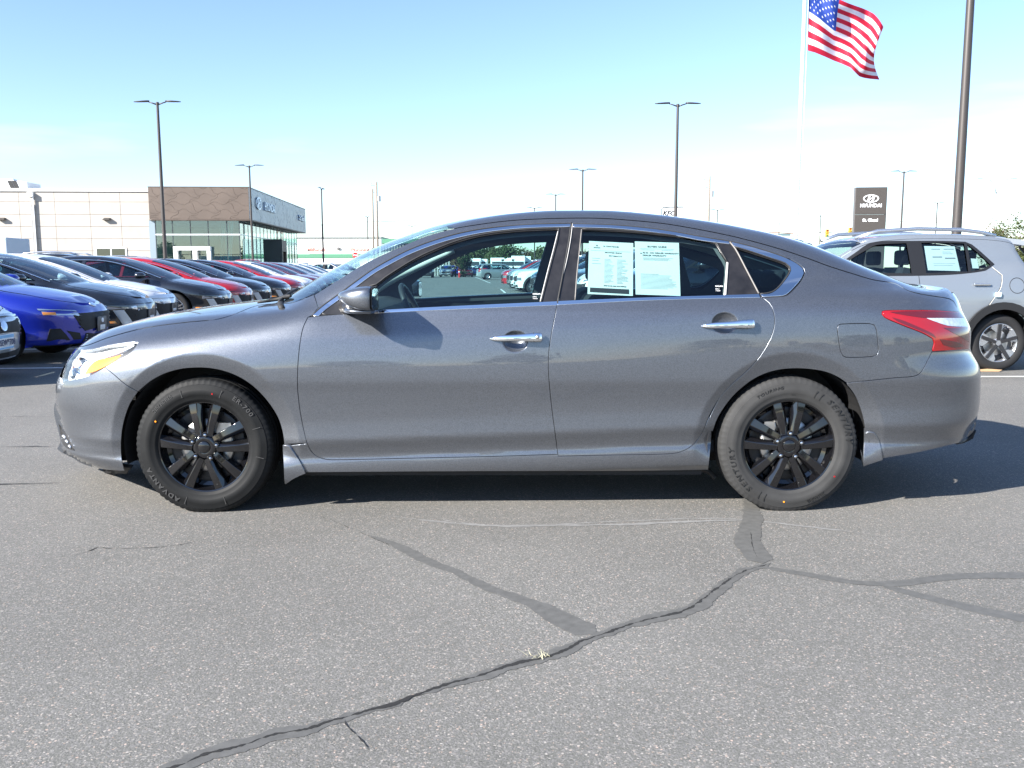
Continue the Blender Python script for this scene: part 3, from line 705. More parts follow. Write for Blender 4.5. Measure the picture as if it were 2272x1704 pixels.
# rubber edges
def line(name, pts, r, mat, off, mirror=True, n=6, parent=None, flat=0):
    q = catmull(pts, False, 10); p = pxpt(q, off)
    o = MB().tube(p, r, n).build(name, mat, parent or car, smooth=True)
    if mirror: MB().tube(p * np.array([1, -1, 1]), r, n).build(name, mat, parent or car, smooth=True)
    return o
line('window_seal', k2(570,692, 620,680, 690,626, 800,553, 900,492, 1000,440, 1100,396, 1200,355, 1300,322, 1400,296, 1500,277, 1600,262, 1800,243, 2072,233, 2056,330, 2028,440, 1996,560, 1930,818), .004, M_rubber, -.002)
line('window_seal', k3(258,240, 500,247, 700,260, 900,280, 1100,304, 1318,346, 1358,420, 1404,500), .004, M_rubber, -.002)
line('window_seal', k3(1425,345, 1470,400, 1560,570, 1655,752), .004, P('grey_rubber', (.16, .15, .14), .5), -.001)
line('window_seal', k3(1462,382, 1600,424, 1750,474, 1865,515, 1900,545, 1904,572, 1888,604, 1818,696, 1765,739, 1720,752, 1665,757), .0035, M_rubber, .001)
line('window_seal', k3(252,244, 236,400, 215,600, 200,804), .003, P('grey_rubber', (.16, .15, .14), .5), -.001)
line('drip_seal', k2(110,930, 200,846, 330,752, 450,662, 600,556, 750,470, 900,396, 1100,322, 1300,268, 1500,232, 1800,205, 2165,194) + k3(180,198, 500,207, 800,234, 1000,263, 1200,300, 1432,338, 1600,378, 1800,440, 1900,480), .0035, M_rubber, -.003)
line('pillar_gap', k2(2168,192, 2150,330, 2120,500, 2058,830), .0045, M_rubber, -.001)
for a in (k2(2178,200, 2160,340, 2130,500, 2080,700, 2066,815),):
    line('pillar_edge', a, .002, P('satin_grey', (.45, .44, .42), .4), .0)
line('pillar_edge', k2(2062,262, 2046,330, 2018,440, 1986,560, 1922,818), .0028, P('satin_grey', (.45, .44, .42), .4), .001)
# sail panel
panel('sail_panel', k2(195,915, 345,812, 400,850, 430,912, 300,920), M_pillar, off=.001, inset=0, mirror=False)
# ---- inner trim (pillars, rails, door cards) seen through the glass
inner = patch(SH, [seq(k2(60,930), M_l[1:-4], k3(2080,620, 1900,830), rv(belt_r), rv(belt_f)), gf, gr, gq], pxray, 16, -.045, -0, 0)
both('pillar_trim', inner, P('inner_pillar_trim', (.10, .105, .11), .8), car)
both('door_card', patch(SH, [seq(belt_f, belt_r[1:], k8(1500,600, 900,1000, 122,1100), k7(330,1150, 150,900))], pxray, 30, -.07, 1, 0), M_intd, car)
def mpt(px, depth):   # point seen at px at world distance Y=depth (car-local)
    o, d = pxray(np.array([px])); return o[0] + d[0] * depth
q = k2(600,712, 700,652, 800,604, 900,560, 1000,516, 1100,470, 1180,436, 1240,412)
MB().tube([mpt(a, 5.66) for a in q], [.046, .040, .034, .030, .027, .024, .021, .018], 12).build('pillar_lining', P('sunlit_pale_lining', (.78, .76, .70), .8), car, smooth=True, label='pale sunlit windscreen pillar lining on the far side')  # light trim, its colour raised to stand for sun falling on it
# ---- handles
def handle(cx, cz, ang):
    # chrome pull: a tapering bar proud of the door
    tip, end = cx
    p = pxpt([tip, end]); a, b = Vector(p[0]), Vector(p[1]); u = (b - a); L = u.length; u.normalize(); n = Vector(SH.nrm(p)[0]); v = n.cross(u).normalized()
    if v.z < 0: v = -v
    st = [(0, .006, .002), (.06, .018, .014), (.2, .029, .026), (.4, .030, .036), (.6, .032, .040), (.75, .040, .041), (.9, .044, .040), (.97, .042, .034), (1.0, .032, .02)]
    mb = MB(); N = 12; k = 0
    for (s, hgt, out) in st:
        c = a + u * (L * s) + v * (ang * (s - .5))
        for j in range(N):
            q = 2 * math.pi * j / N; cc = abs(math.cos(q))**.7 * (1 if math.cos(q) >= 0 else -1); ss = abs(math.sin(q))**.7 * (1 if math.sin(q) >= 0 else -1)
            mb.v.append(tuple(c + v * (hgt / 2 * cc) + n * (out - .009 + .010 * ss)))
    for i in range(len(st) - 1):
        for j in range(N): mb.f.append((i * N + j, i * N + (j + 1) % N, (i + 1) * N + (j + 1) % N, (i + 1) * N + j))
    mb.f.append(tuple(range(N))[::-1]); mb.f.append(tuple(range((len(st) - 1) * N, len(st) * N)))
    o = mb.build('door_handle', M_chrome, car, smooth=True); o.modifiers.new('s', 'SUBSURF').render_levels = 2
    v2 = [(x, -y, z) for x, y, z in mb.v]
    mesh('door_handle', v2, [f[::-1] for f in mb.f], M_chrome, car, smooth=True)
    return o, a, b, u, v, n
h1 = handle((k7(1449,430)[0], k7(1836,418)[0]), None, 0)
h2 = handle((k8(1121,329)[0], k8(1497,312)[0]), None, 0)
for h, kk in ((h1, (k7(1768,388)[0], k7(1770,452)[0])), (h2, (k8(1428,290)[0], k8(1432,352)[0]))):
    p = pxpt(kk, .038); MB().tube([p[0], p[1]], .0016, 6).build('handle_seam', M_dark, h[0])
p = pxpt([k7(1797,420)[0]], .041)[0]; MB().lathe([(0, -.002), (.007, -.001), (.009, .003)], c=p, n=20).build('lock_cylinder', M_steel, h1[0], smooth=True)
# ---- door mirror
def loft(rings, close=True):
    mb = MB(); N = len(rings[0])
    for r_ in rings: mb.v += [tuple(q) for q in r_]
    for i in range(len(rings) - 1):
        for j in range(N): mb.f.append((i * N + j, i * N + (j + 1) % N, (i + 1) * N + (j + 1) % N, (i + 1) * N + j))
    if close: mb.f.append(tuple(range(N))[::-1]); mb.f.append(tuple(range((len(rings) - 1) * N, len(rings) * N)))
    return mb
def mring(xpx, top, bot, yn, yf, N=16, pw=.5):
    cpx = k2(xpx, (top + bot) / 2)[0]; c = mpt(cpx, (yn + yf) / 2); hh = (bot - top) / 2 / 3.568 / FPX * ((yn + yf) / 2); dd = (yf - yn) / 2
    out = []
    for j in range(N):
        a = 2 * math.pi * j / N; ca = math.cos(a); sa = math.sin(a)
        out.append((c[0], c[1] - dd * abs(ca)**pw * math.copysign(1, ca), c[2] + hh * abs(sa)**pw * math.copysign(1, sa)))
    return out
def flip_mb(mb): return [(x, -y, z) for x, y, z in mb.v], [f[::-1] for f in mb.f]
rings = [mring(333, 758, 790, 4.06, 4.16, pw=.9), mring(345, 741, 806, 4.02, 4.18, pw=.8), mring(375, 727, 826, 3.98, 4.19, pw=.7), mring(430, 710, 862, 3.95, 4.18, pw=.6), mring(500, 698, 885, 3.935, 4.17, pw=.52),
         mring(560, 692, 890, 3.93, 4.16, pw=.48), mring(596, 695, 890, 3.932, 4.15, pw=.46), mring(608, 704, 884, 3.94, 4.145, pw=.5)]
mb = loft(rings)
mo = mb.build('door_mirror', M_body, car, smooth=True); mo.modifiers.new('s', 'SUBSURF').render_levels = 2
v2, f2 = flip_mb(mb); mesh('door_mirror', v2, f2, M_body, car, smooth=True)
e = loft([mring(609, 701, 890, 3.938, 4.15, pw=.45), mring(615, 702, 889, 3.94, 4.148, pw=.45)]); e.build('mirror_bezel', M_dark, mo)
e = loft([mring(615.5, 714, 878, 3.952, 4.135, pw=.45), mring(616.5, 715, 877, 3.954, 4.133, pw=.45)]); e.build('mirror_glass', M_chrome, mo)
v2, f2 = flip_mb(e); mesh('mirror_glass', v2, f2, M_chrome, car)
e = loft([mring(612, 700, 893, 3.938, 4.15, pw=.45), mring(615, 702, 889, 3.94, 4.148, pw=.45)]); v2, f2 = flip_mb(e); mesh('mirror_bezel', v2, f2, M_dark, car)
# foot of the mirror
e = loft([mring(405, 858, 905, 4.0, 4.22, pw=.7), mring(470, 862, 911, 3.97, 4.24, pw=.7), mring(600, 868, 910, 3.97, 4.22, pw=.7), mring(610, 870, 908, 3.98, 4.18, pw=.8)])
e.build('mirror_foot', M_body, mo, smooth=True)
p = pxpt([k2(360, 868)[0]])[0]
MB().tube([p + np.array([0, .02, 0]), np.array(mpt(k2(430, 868)[0], 4.1))], [.028, .024], 12).build('mirror_arm', M_pillar, mo, smooth=True)
# ---- cowl, wiper
pp = [pxpt([k1(*a)[0]], .012)[0] for a in ((1425,172), (1500,158), (1570,145), (1625,128), (1650,124))]
MB().tube(pp, [.004, .008, .01, .012, .008], 8).build('wiper', M_dark, car, smooth=True)
cp = [np.array([-1.235 + .12 * t * t, -.70 + 1.4 * s, 0]) for s, t in ((i / 16, abs(i / 8 - 1)) for i in range(17))]
cpts = []
for c in cp:
    q, ok = SH.cast(np.array([[c[0], c[1], 2.]]), np.array([[0, 0, -1.]]), 0, 1.3, 200); cpts.append(q[0] + np.array([0, 0, -.002]))
MB().tube(cpts, .016, 8).build('cowl_seal', M_dark, car, smooth=True)
for y0 in (-.55, .1):
    pts = []
    for i in range(9):
        s = i / 8; q, ok = SH.cast(np.array([[-1.205 + .02 * s + .12 * (y0 + .5 * s)**2, y0 + .5 * s, 2.]]), np.array([[0, 0, -1.]]), 0, 1.3, 200); pts.append(q[0] + np.array([0, 0, .012]))
    MB().tube(pts, .007, 6).build('wiper', M_dark, car, smooth=True)
# ---- wheels
def arc_word(mb, word, r, mid, size, y, depth=.0006, spread=1.0, shear=0, bold=0):
    # letters upright with their feet towards the hub, read clockwise
    ws = []
    for ch in word:
        vv, _ = text_mesh(ch, size, depth, shear=shear, bold=bold) if ch != ' ' else ([(-.2 * size, 0, 0), (.2 * size, 0, 0)], [])
        ws.append((max(p[0] for p in vv) - min(p[0] for p in vv) + size * .14) * spread)
    tot = sum(ws); a = mid + tot / 2 / r
    for ch, w_ in zip(word, ws):
        a -= w_ / 2 / r
        if ch != ' ':
            o = Vector((r * math.cos(a), y, r * math.sin(a))); u = Vector((math.sin(a), 0, -math.cos(a))); v = Vector((math.cos(a), 0, math.sin(a)))
            add_text(mb, ch, size, o, u * spread, v, Vector((0, -1, 0)), depth, shear=shear, bold=bold)
        a -= w_ / 2 / r
def tyre_mb(Rt=.327, wd=.215, rb=.218, n=216, tread=True):
    hw = wd / 2
    half = [(rb - .004, hw * .72), (rb, hw * .86), (rb + .010, hw * .93), (rb + .013, hw * .945), (rb + .016, hw * .95), (rb + .034, hw * .99), (rb + .036, hw * 1.0), (rb + .055, hw * 1.0), (rb + .058, hw * .99), (rb + .082, hw * .94), (rb + .0835, hw * .915), (Rt - .0085, hw * .86), (Rt - .004, hw * .81), (Rt - .001, hw * .74), (Rt, hw * .60),
            (Rt, hw * .45), (Rt - .007, hw * .44), (Rt - .007, hw * .38), (Rt, hw * .37), (Rt, hw * .12), (Rt - .007, hw * .11), (Rt - .007, hw * .04), (Rt, hw * .03)]
    prof = [(r, -t) for r, t in half] + [(r, t) for r, t in half[::-1]]; m = len(half)
    def mod(i, j, r, t):
        jj = j if j < m else 2 * m - 1 - j
        if tread and 10 <= jj <= 14 and i % 3 == 0: r -= .0035 if jj > 10 else .0012
        return r, t
    return MB().lathe(prof, n=n, mod=mod)
def spoke_wheel(name, parent, loc, rear, side=1, label=None):
    wr = thing(name, '', '', loc); del wr['label']; del wr['category']
    wr.parent = parent
    if label: wr['label'] = label
    fy = -.092    # cap face
    tm = tyre_mb(); ty = tm.build('tyre', M_tyre2 if rear else M_tyre, wr, smooth=True)
    ty.data.set_sharp_from_angle(angle=R(38))
    y = -.1082; words = []
    m_w = P('moulded_rubber', (.016, .016, .016), .4) if rear else P('moulded_rubber_grey', (.032, .032, .032), .6)
    def word(*a, **k): t_ = MB(); arc_word(t_, *a, **k); t_.build('sidewall_lettering', m_w, ty)
    if rear:
        word('SENTURY', .276, R(28), .036, y, spread=1.18, shear=.25, bold=.0008)
        word('SENTURY', .276, R(206), .036, y, spread=1.18, shear=.25, bold=.0008)
        word('TOURING', .282, R(112), .024, y, spread=1.1, shear=.2)
        word('215/60R16', .280, R(-62), .022, y)
        word('M+S', .246, R(88), .010, y + .003)
        dots = ((.270, R(-94), M_amber), (.262, R(-34), M_red))
    else:
        word('215/60R16', .281, R(131), .026, y, bold=.0004)
        word('ADVANTA', .281, R(222), .030, y, spread=1.25, bold=.0008)
        word('ER-700', .281, R(45), .030, y, spread=1.2, bold=.0004)
        dots = ((.252, R(150), M_amber), (.262, R(78), M_red))
    for a0 in ((60, 66, 240, 246) if rear else (70, 110, 20, -10, 250, 290)):
        a = R(a0); c = Vector((.272 * math.cos(a), y, .272 * math.sin(a)))
        tb = MB().prism([(-.0015, -.018), (.0015, -.02), (.004, .02), (.001, .018)], c, (math.sin(a), 0, -math.cos(a)), (math.cos(a), 0, math.sin(a)), (0, -1, 0), .001); tb.build('sidewall_bar', m_w, ty)
    for r_, a, m_ in dots:
        MB().lathe([(0, -.0006), (.004, -.0005), (.0045, .001)], c=(r_ * math.cos(a), y, r_ * math.sin(a)), n=12).build('paint_dot', m_, ty)
    # cap: rim ring, five pairs of spokes
    MB().lathe([(.150, -.02), (.196, -.045), (.209, fy + .012), (.212, fy + .002), (.217, fy), (.222, fy + .004), (.2232, fy + .014), (.220, fy + .03), (.20, .09), (.05, .09)], n=96).build('rim', M_gloss, wr, smooth=True).data.set_sharp_from_angle(angle=R(35))
    lug0 = R(82) if not rear else R(86)
    for k in range(5):
        mid = lug0 + R(72) * k + R(5)
        for sgn in (-1, 1):
            b = MB(); a_in = mid + sgn * R(21); a_out = mid + sgn * R(13.5)
            pin = Vector((.056 * math.cos(a_in), 0, .056 * math.sin(a_in))); pout = Vector((.213 * math.cos(a_out), 0, .213 * math.sin(a_out)))
            u = (pout - pin).normalized(); v = Vector((-u.z, 0, u.x))
            sec = [(0, .018, fy - .002, .0), (.35, .0215, fy - .006, .010), (.7, .0255, fy - .004, .018), (1.0, .030, fy + .004, .014)]
            for s, hw_, yy, rd in sec:
                c = pin + (pout - pin) * s; c.y = yy
                off = v * (sgn * hw_ * .35)
                for q in ((c - v * hw_ * 1.15 + Vector((0, .04, 0))), (c - v * hw_ + Vector((0, .004 + (rd if sgn > 0 else 0), 0))), c - off, c + v * hw_ * 1.0 + Vector((0, .004 + (rd if sgn < 0 else 0), 0)), c + v * hw_ * 1.15 + Vector((0, .04, 0))):
                    b.v.append(tuple(q))
            for i in range(3):
                for j in range(4): b.f.append((i * 5 + j, i * 5 + j + 1, i * 5 + j + 6, i * 5 + j + 5))
            b.f += [(0, 1, 2, 3, 4), (19, 18, 17, 16, 15)]
            o = b.build('spoke', M_gloss, wr); bevel(o, .0025, 2)
            o.data.shade_smooth(); o.data.set_sharp_from_angle(angle=R(30))
    MB().lathe([(0, fy - .006), (.026, fy - .006), (.0285, fy - .004), (.029, fy + .002), (.030, fy - .001), (.040, fy - .003), (.052, fy + .0), (.066, fy + .012), (.070, fy + .03)], n=60).build('hub_cap', M_gloss, wr, smooth=True).data.set_sharp_from_angle(angle=R(50))
    for k in range(5):
        a = lug0 + R(72) * k; c = (.060 * math.cos(a), 0, .060 * math.sin(a))
        MB().lathe([(.0135, fy + .002), (.0125, fy - .006), (.0115, fy - .007), (.011, fy + .0)], c=c, n=20).build('lug_recess', M_dark, wr, smooth=True)
        MB().lathe([(0, fy - .013), (.004, fy - .0125), (.0075, fy - .009), (.0085, fy - .004), (.0095, fy)], c=c, n=6 if not rear else 12).build('lug_nut', M_lug, wr)
    ds = MB().lathe([(.075, -.035), (.13, -.030), (.165, -.040), (.195, -.03), (.2, .02)], n=80).build('steel_wheel', M_dsteel, wr, smooth=True)
    for k in range(10):
        a = lug0 + R(36) * k + R(18); c = (.163 * math.cos(a), -.042, .163 * math.sin(a))
        MB().lathe([(0, .0), (.0125, -.0), (.0135, .003)], c=c, n=20).build('wheel_hole', M_dark, wr)
    MB().lathe([(.078, -.046), (.083, -.05), (.125, -.05), (.128, -.044), (.128, -.03)], n=60).build('brake_disc', M_steel, wr, smooth=True)
    MB().box((-.11 if rear else .05, -.058, .02), (-.06 if rear else .12, -.02, .11)).build('brake_caliper', M_steel, wr)
    MB().tube([(.05, -.03, -.175), (.055, -.09, -.182)], .004, 8).build('valve_stem', M_rubber, wr, smooth=True)
    if side < 0: wr.rotation_euler = (0, 0, math.pi)
    return wr
wf = spoke_wheel('wheel', car, (HUBS[0][0], -.79, .318), False, label='front wheel with clean black tyre')
wr_ = spoke_wheel('wheel', car, (HUBS[1][0], -.79, .318), True, label='rear wheel with dusty grey tyre')
for x, _ in HUBS:
    c = copy_tree(wf, car); c.location = (x, .79, .318); c.rotation_euler = (0, 0, math.pi)
    if 'label' in c: del c['label']
# ---- wheel houses, underbody, interior
for i, (x, z) in enumerate(HUBS):
    for s in (-1, 1):
        mb = MB(); n = 26; y0, y1 = s * .868, s * .55
        for k in range(n + 1):
            a = R(-14 + 208 * k / n)
            for yy in (y0, y1): mb.v.append((x + .385 * math.cos(a), yy, .325 + .385 * math.sin(a)))
        mb.f = [(2 * k, 2 * k + 1, 2 * k + 3, 2 * k + 2) for k in range(n)]
        j = len(mb.v); mb.v += [(x, y1, .325)]; mb.f += [(2 * k + 1, j, 2 * k + 3) for k in range(n)]
        mb.build('wheel_house', M_dark, car, smooth=False)
mb = MB(); mb.box((-1.07, -.80, .16), (.92, .80, .26)).box((-1.85, -.52, .17), (1.72, .52, .3)).box((1.72, -.5, .40), (2.1, .5, .5)).box((-2.08, -.68, .21), (-1.86, .68, .6))
mb.build('underbody', M_dark, car)
mb = MB(); mb.tube([(.85, -.55, .17), (1.0, -.6, .13), (1.03, -.62, .10)], .015, 8); mb.build('exhaust_hanger', M_rubber, car)
mb = MB(); mb.box((-1.0, -.74, .26), (1.75, .74, .32)).box((-1.1, -.72, .3), (-.95, .72, .9)); mb.build('cabin_floor', M_intd, car)
d_ = MB().prism([(-1.12, .90), (-.98, .975), (-.78, .985), (-.66, .95), (-.62, .86), (-.7, .62), (-1.1, .6)], (0, -.74, 0), (1, 0, 0), (0, 0, 1), (0, 1, 0), 1.48).build('dashboard', M_intd, car); bevel(d_, .03, 3)
d_ = MB().prism([(1.35, .90), (1.9, .985), (2.0, .985), (2.0, .9), (1.3, .8)], (0, -.72, 0), (1, 0, 0), (0, 0, 1), (0, 1, 0), 1.44).build('parcel_shelf', M_intd, car)
tk = []
for k in range(24):
    a = 2 * math.pi * k / 24; tk.append((-.50 - .075 * math.sin(a), -.36 + .185 * math.cos(a), .90 + .168 * math.sin(a)))
sw = MB().tube(tk, .0145, 10, closed=True).build('steering_wheel', P('wheel_leather', (.03, .03, .032), .45), car, smooth=True)
MB().tube([(-.64, -.36, .86), (-.53, -.36, .89)], [.03, .06], 12).build('steering_boss', M_intd, sw, smooth=True)
def seat(x, y, wd, hz, back=.62, hr=True, name='seat'):
    prof = [(x - .02, .45), (x + .06, .40), (x + .14, .46), (x + .14 + back * .36, hz), (x + .07 + back * .36, hz + .03), (x + .02 + back * .3, hz)]
    s = MB().prism(prof, (0, y - wd / 2, 0), (1, 0, 0), (0, 0, 1), (0, 1, 0), wd).build(name, M_intd, car); bevel(s, .035, 3)
    c = MB().prism([(x - .48, .36), (x + .08, .36), (x + .08, .48), (x - .48, .52)], (0, y - wd / 2, 0), (1, 0, 0), (0, 0, 1), (0, 1, 0), wd).build('seat_cushion', M_intd, s); bevel(c, .03, 3)
    return s
def headrest(x, y, z, par, w=.25, h=.17):
    o = MB().cbox((x, y, z), (.10, w, h)).build('headrest', M_intd, par); bevel(o, .035, 4); o.data.shade_smooth()
    return MB().tube([(x, y - .06, z - h / 2 + .02), (x - .01, y - .06, z - h / 2 - .1)], .007, 6).tube([(x, y + .06, z - h / 2 + .02), (x - .01, y + .06, z - h / 2 - .1)], .007, 6).build('headrest_post', M_steel, par)
for y in (-.37, .37):
    s = seat(.18, y, .5, 1.02); headrest(.50, y, 1.17, s, .27, .19)
s = seat(1.12, 0, 1.3, .98, back=.75, name='rear_seat')
for y in (-.42, 0, .42): headrest(1.47, y, 1.08, s, .26, .13)
# rear-view mirror
o = MB().cbox((-.52, 0, 1.27), (.03, .24, .07)).build('cabin_mirror', M_dark, car); bevel(o, .01, 2)
# ---- paper notices behind the rear door glass
def on_glass(px, off): return pxpt(px, off)
def sheet(pxq, name, off, mat=M_paper, parent=None, label=None):
    p = on_glass(pxq, off); n = SH.nrm(on_glass(pxq, 0)); v = list(p) + list(p - n * .0008)
    return mesh(name, v, [(0, 1, 2, 3)[::-1], (4, 5, 6, 7), (0, 1, 5, 4), (1, 2, 6, 5), (2, 3, 7, 6), (3, 0, 4, 7)], mat, parent or car, label=label)
def page(px4, name, label, items):
    s = sheet(px4, name, -.0132, label=label)
    p = on_glass(px4, -.0124); tl_, tr_, br_, bl_ = [Vector(a) for a in p]
    U = (tr_ - tl_); V = (bl_ - tl_); W_ = U.length; H_ = V.length; n = Vector(SH.nrm(np.array([p[0]]))[0])
    u, v = U.normalized(), -V.normalized()
    ink, grey = MB(), MB()
    for it in items:
        if it[0] == 't': _, x, y, sz, st, al = it; add_text(ink, st, sz * H_, tl_ + U * x + V * y, u, v, n, .0001, align=al, bold=.0003)
        elif it[0] == 'l': _, x, y, w2, t2 = it; b = ink if t2 > .012 else grey; o_ = tl_ + U * x + V * y; b.prism([(0, 0), (w2 * W_, 0), (w2 * W_, t2 * H_), (0, t2 * H_)], o_, u, v, n, .0002)
    if ink.v: ink.build('printing', M_ink, s)
    if grey.v: grey.build('printing', M_inkg, s)
    return s
rr = random.Random(3)
it = [('t', .5, .09, .035, 'St. Cloud Hyundai', 'CENTER'), ('t', .18, .085, .045, 'H', 'CENTER'), ('t', .18, .125, .025, 'HYUNDAI', 'CENTER'), ('l', .04, .18, .9, .004), ('t', .55, .21, .028, 'PRE-OWNED VEHICLE', 'CENTER'), ('t', .6, .27, .03, '2017 Altima 2.5 S', 'CENTER'), ('l', .08, .33, .18, .006), ('l', .08, .37, .15, .006),
      ('l', .08, .43, .2, .006), ('l', .05, .965, .86, .085), ('t', .6, .835, .026, 'STOP IN OR CALL FOR DETAILS', 'CENTER')]
for k in range(20):
    it.append(('l', .36, .34 + k * .023, .1 + .12 * rr.random(), .005)); it.append(('l', .64, .34 + k * .023, .1 + .16 * rr.random(), .005))
page(k3(312,325, 663,342, 660,764, 300,748), 'window_sticker', 'price sheet with a dark band at its foot, taped inside the rear door window', it)
it = [('t', .5, .095, .048, 'BUYERS GUIDE', 'CENTER'), ('l', .12, .135, .76, .004), ('l', .14, .16, .3, .005), ('l', .6, .16, .26, .005), ('t', .17, .215, .042, 'AS IS - NO DEALER WARRANTY', 'LEFT'), ('t', .17, .265, .042, 'DEALER WARRANTY', 'LEFT'), ('l', .12, .235, .03, .018), ('l', .12, .62, .4, .006)]
for k in range(4): it.append(('l', .18, .31 + k * .015, .5 + .18 * rr.random(), .004))
for k in range(12): it.append(('l', .12, .64 + k * .022, .55 + .25 * rr.random(), .004))
page(k3(675,328, 1025,340, 1038,763, 682,752), 'window_sticker', 'buyers guide notice taped inside the rear door window', it)
for kf, base_ in ((k3, (1312, 690)), (k2, (1862, 752))):
    mbp = MB(); q = kf(base_[0], base_[1]); p0 = Vector(on_glass(q, -.0085)[0]); n = Vector(SH.nrm(np.array([p0]))[0]); u = Vector((1, 0, 0)); v = n.cross(u) * -1
    if v.z < 0: v = -v
    add_text(mbp, 'NISSAN', .011, p0, u, v, n, .0001, align='LEFT'); add_text(mbp, 'Safety', .008, p0 - v * .014, u, v, n, .0001, align='LEFT'); add_text(mbp, 'TEMPERED', .005, p0 - v * .024, u, v, n, .0001, align='LEFT')
    mbp.build('glass_stamp', M_whitepr, car)
# ================================================================== other vehicles
PAINT0 = paint('car_paint_base', (.5, .5, .5), .2, .3, flake=0)
def yray(q): q = np.asarray(q, float); return np.stack([q[:, 0], np.full(len(q), -2.0), q[:, 1]], 1), np.tile([[0., 1., 0.]], (len(q), 1))
def fray(q): q = np.asarray(q, float); return np.stack([np.full(len(q), -3.2), q[:, 0], q[:, 1]], 1), np.tile([[1., 0., 0.]], (len(q), 1))
def rray(q): q = np.asarray(q, float); return np.stack([np.full(len(q), 3.2), q[:, 0], q[:, 1]], 1), np.tile([[-1., 0., 0.]], (len(q), 1))
def arcpts(cx, cz, r, a0, a1, n=12): return [(cx + r * math.cos(R(a0 + (a1 - a0) * i / n)), cz + r * math.sin(R(a0 + (a1 - a0) * i / n))) for i in range(n + 1)]
M_tyreb = P('plain_tyre_rubber', (.02, .02, .021), .7, spec=.25)
M_alloy = P('machined_alloy', (.62, .63, .66), .25, .9)
M_alloyd = P('dark_alloy', (.06, .06, .065), .3, .7)
def bg_wheel(par, x, y, r, style, side):
    wr = MB().lathe([(r * .66, -.085), (r * .70, -.10), (r * .86, -.108), (r * .95, -.095), (r, -.07), (r, .07), (r * .95, .095), (r * .7, .1)], n=44).build('wheel', M_tyreb, par, smooth=True)
    MB().lathe([(r * .62, -.05), (r * .645, -.088), (r * .67, -.094), (r * .69, -.086), (r * .68, .05), (.05, .05)], n=44).build('rim', M_alloy if style != 'steel' else M_alloyd, wr, smooth=True)
    MB().lathe([(.04, -.03), (r * .45, -.03), (r * .45, .0)], n=30).build('brake_disc', M_steel, wr)
    mb, md = MB(), MB()
    for k in range(5):
        a = R(90 + 72 * k)
        def pt(rr, da, yy): return (rr * math.cos(a + da), yy, rr * math.sin(a + da))
        if style == 'blade':
            er, et = Vector((math.cos(a), 0, math.sin(a))), Vector((-math.sin(a), 0, math.cos(a)))
            def rt(rr, tt, yy): return tuple(er * rr + et * tt + Vector((0, yy, 0)))
            for bb, q in ((md, [rt(.03, -.018, -.078), rt(.03, .022, -.078), rt(r * .66, .012, -.088), rt(r * .66, -.022, -.088)]), (mb, [rt(r * .34, .018, -.090), rt(r * .655, .014, -.094), rt(r * .60, .092, -.094), rt(r * .50, .088, -.093)]), (mb, [rt(r * .655, -.024, -.094), rt(r * .40, -.022, -.092), rt(r * .44, -.034, -.092), rt(r * .64, -.050, -.094)])):
                n = len(bb.v); bb.v += q; bb.f.append((n, n + 1, n + 2, n + 3))
        else:
            for sg in (-1, 1):
                q = [pt(.03, sg * .5 - .3, -.075), pt(.03, sg * .5 + .3, -.075), pt(r * .66, sg * .17 + .055, -.088), pt(r * .66, sg * .17 - .055, -.088)]
                n = len(mb.v); mb.v += q; mb.f.append((n, n + 1, n + 2, n + 3))
    mb.lathe([(0, -.092), (.035, -.092), (.05, -.08), (.055, -.06)], n=20)
    sp = mb.build('spokes', M_alloy if style != 'steel' else M_alloyd, wr); m = sp.modifiers.new('s', 'SOLIDIFY'); m.thickness = .02
    if md.v: q = md.build('spokes', M_alloyd, wr); m = q.modifiers.new('s', 'SOLIDIFY'); m.thickness = .02
    wr.location = (x, y, r * .985)
    if side > 0: wr.rotation_euler = (0, 0, math.pi)
    return wr
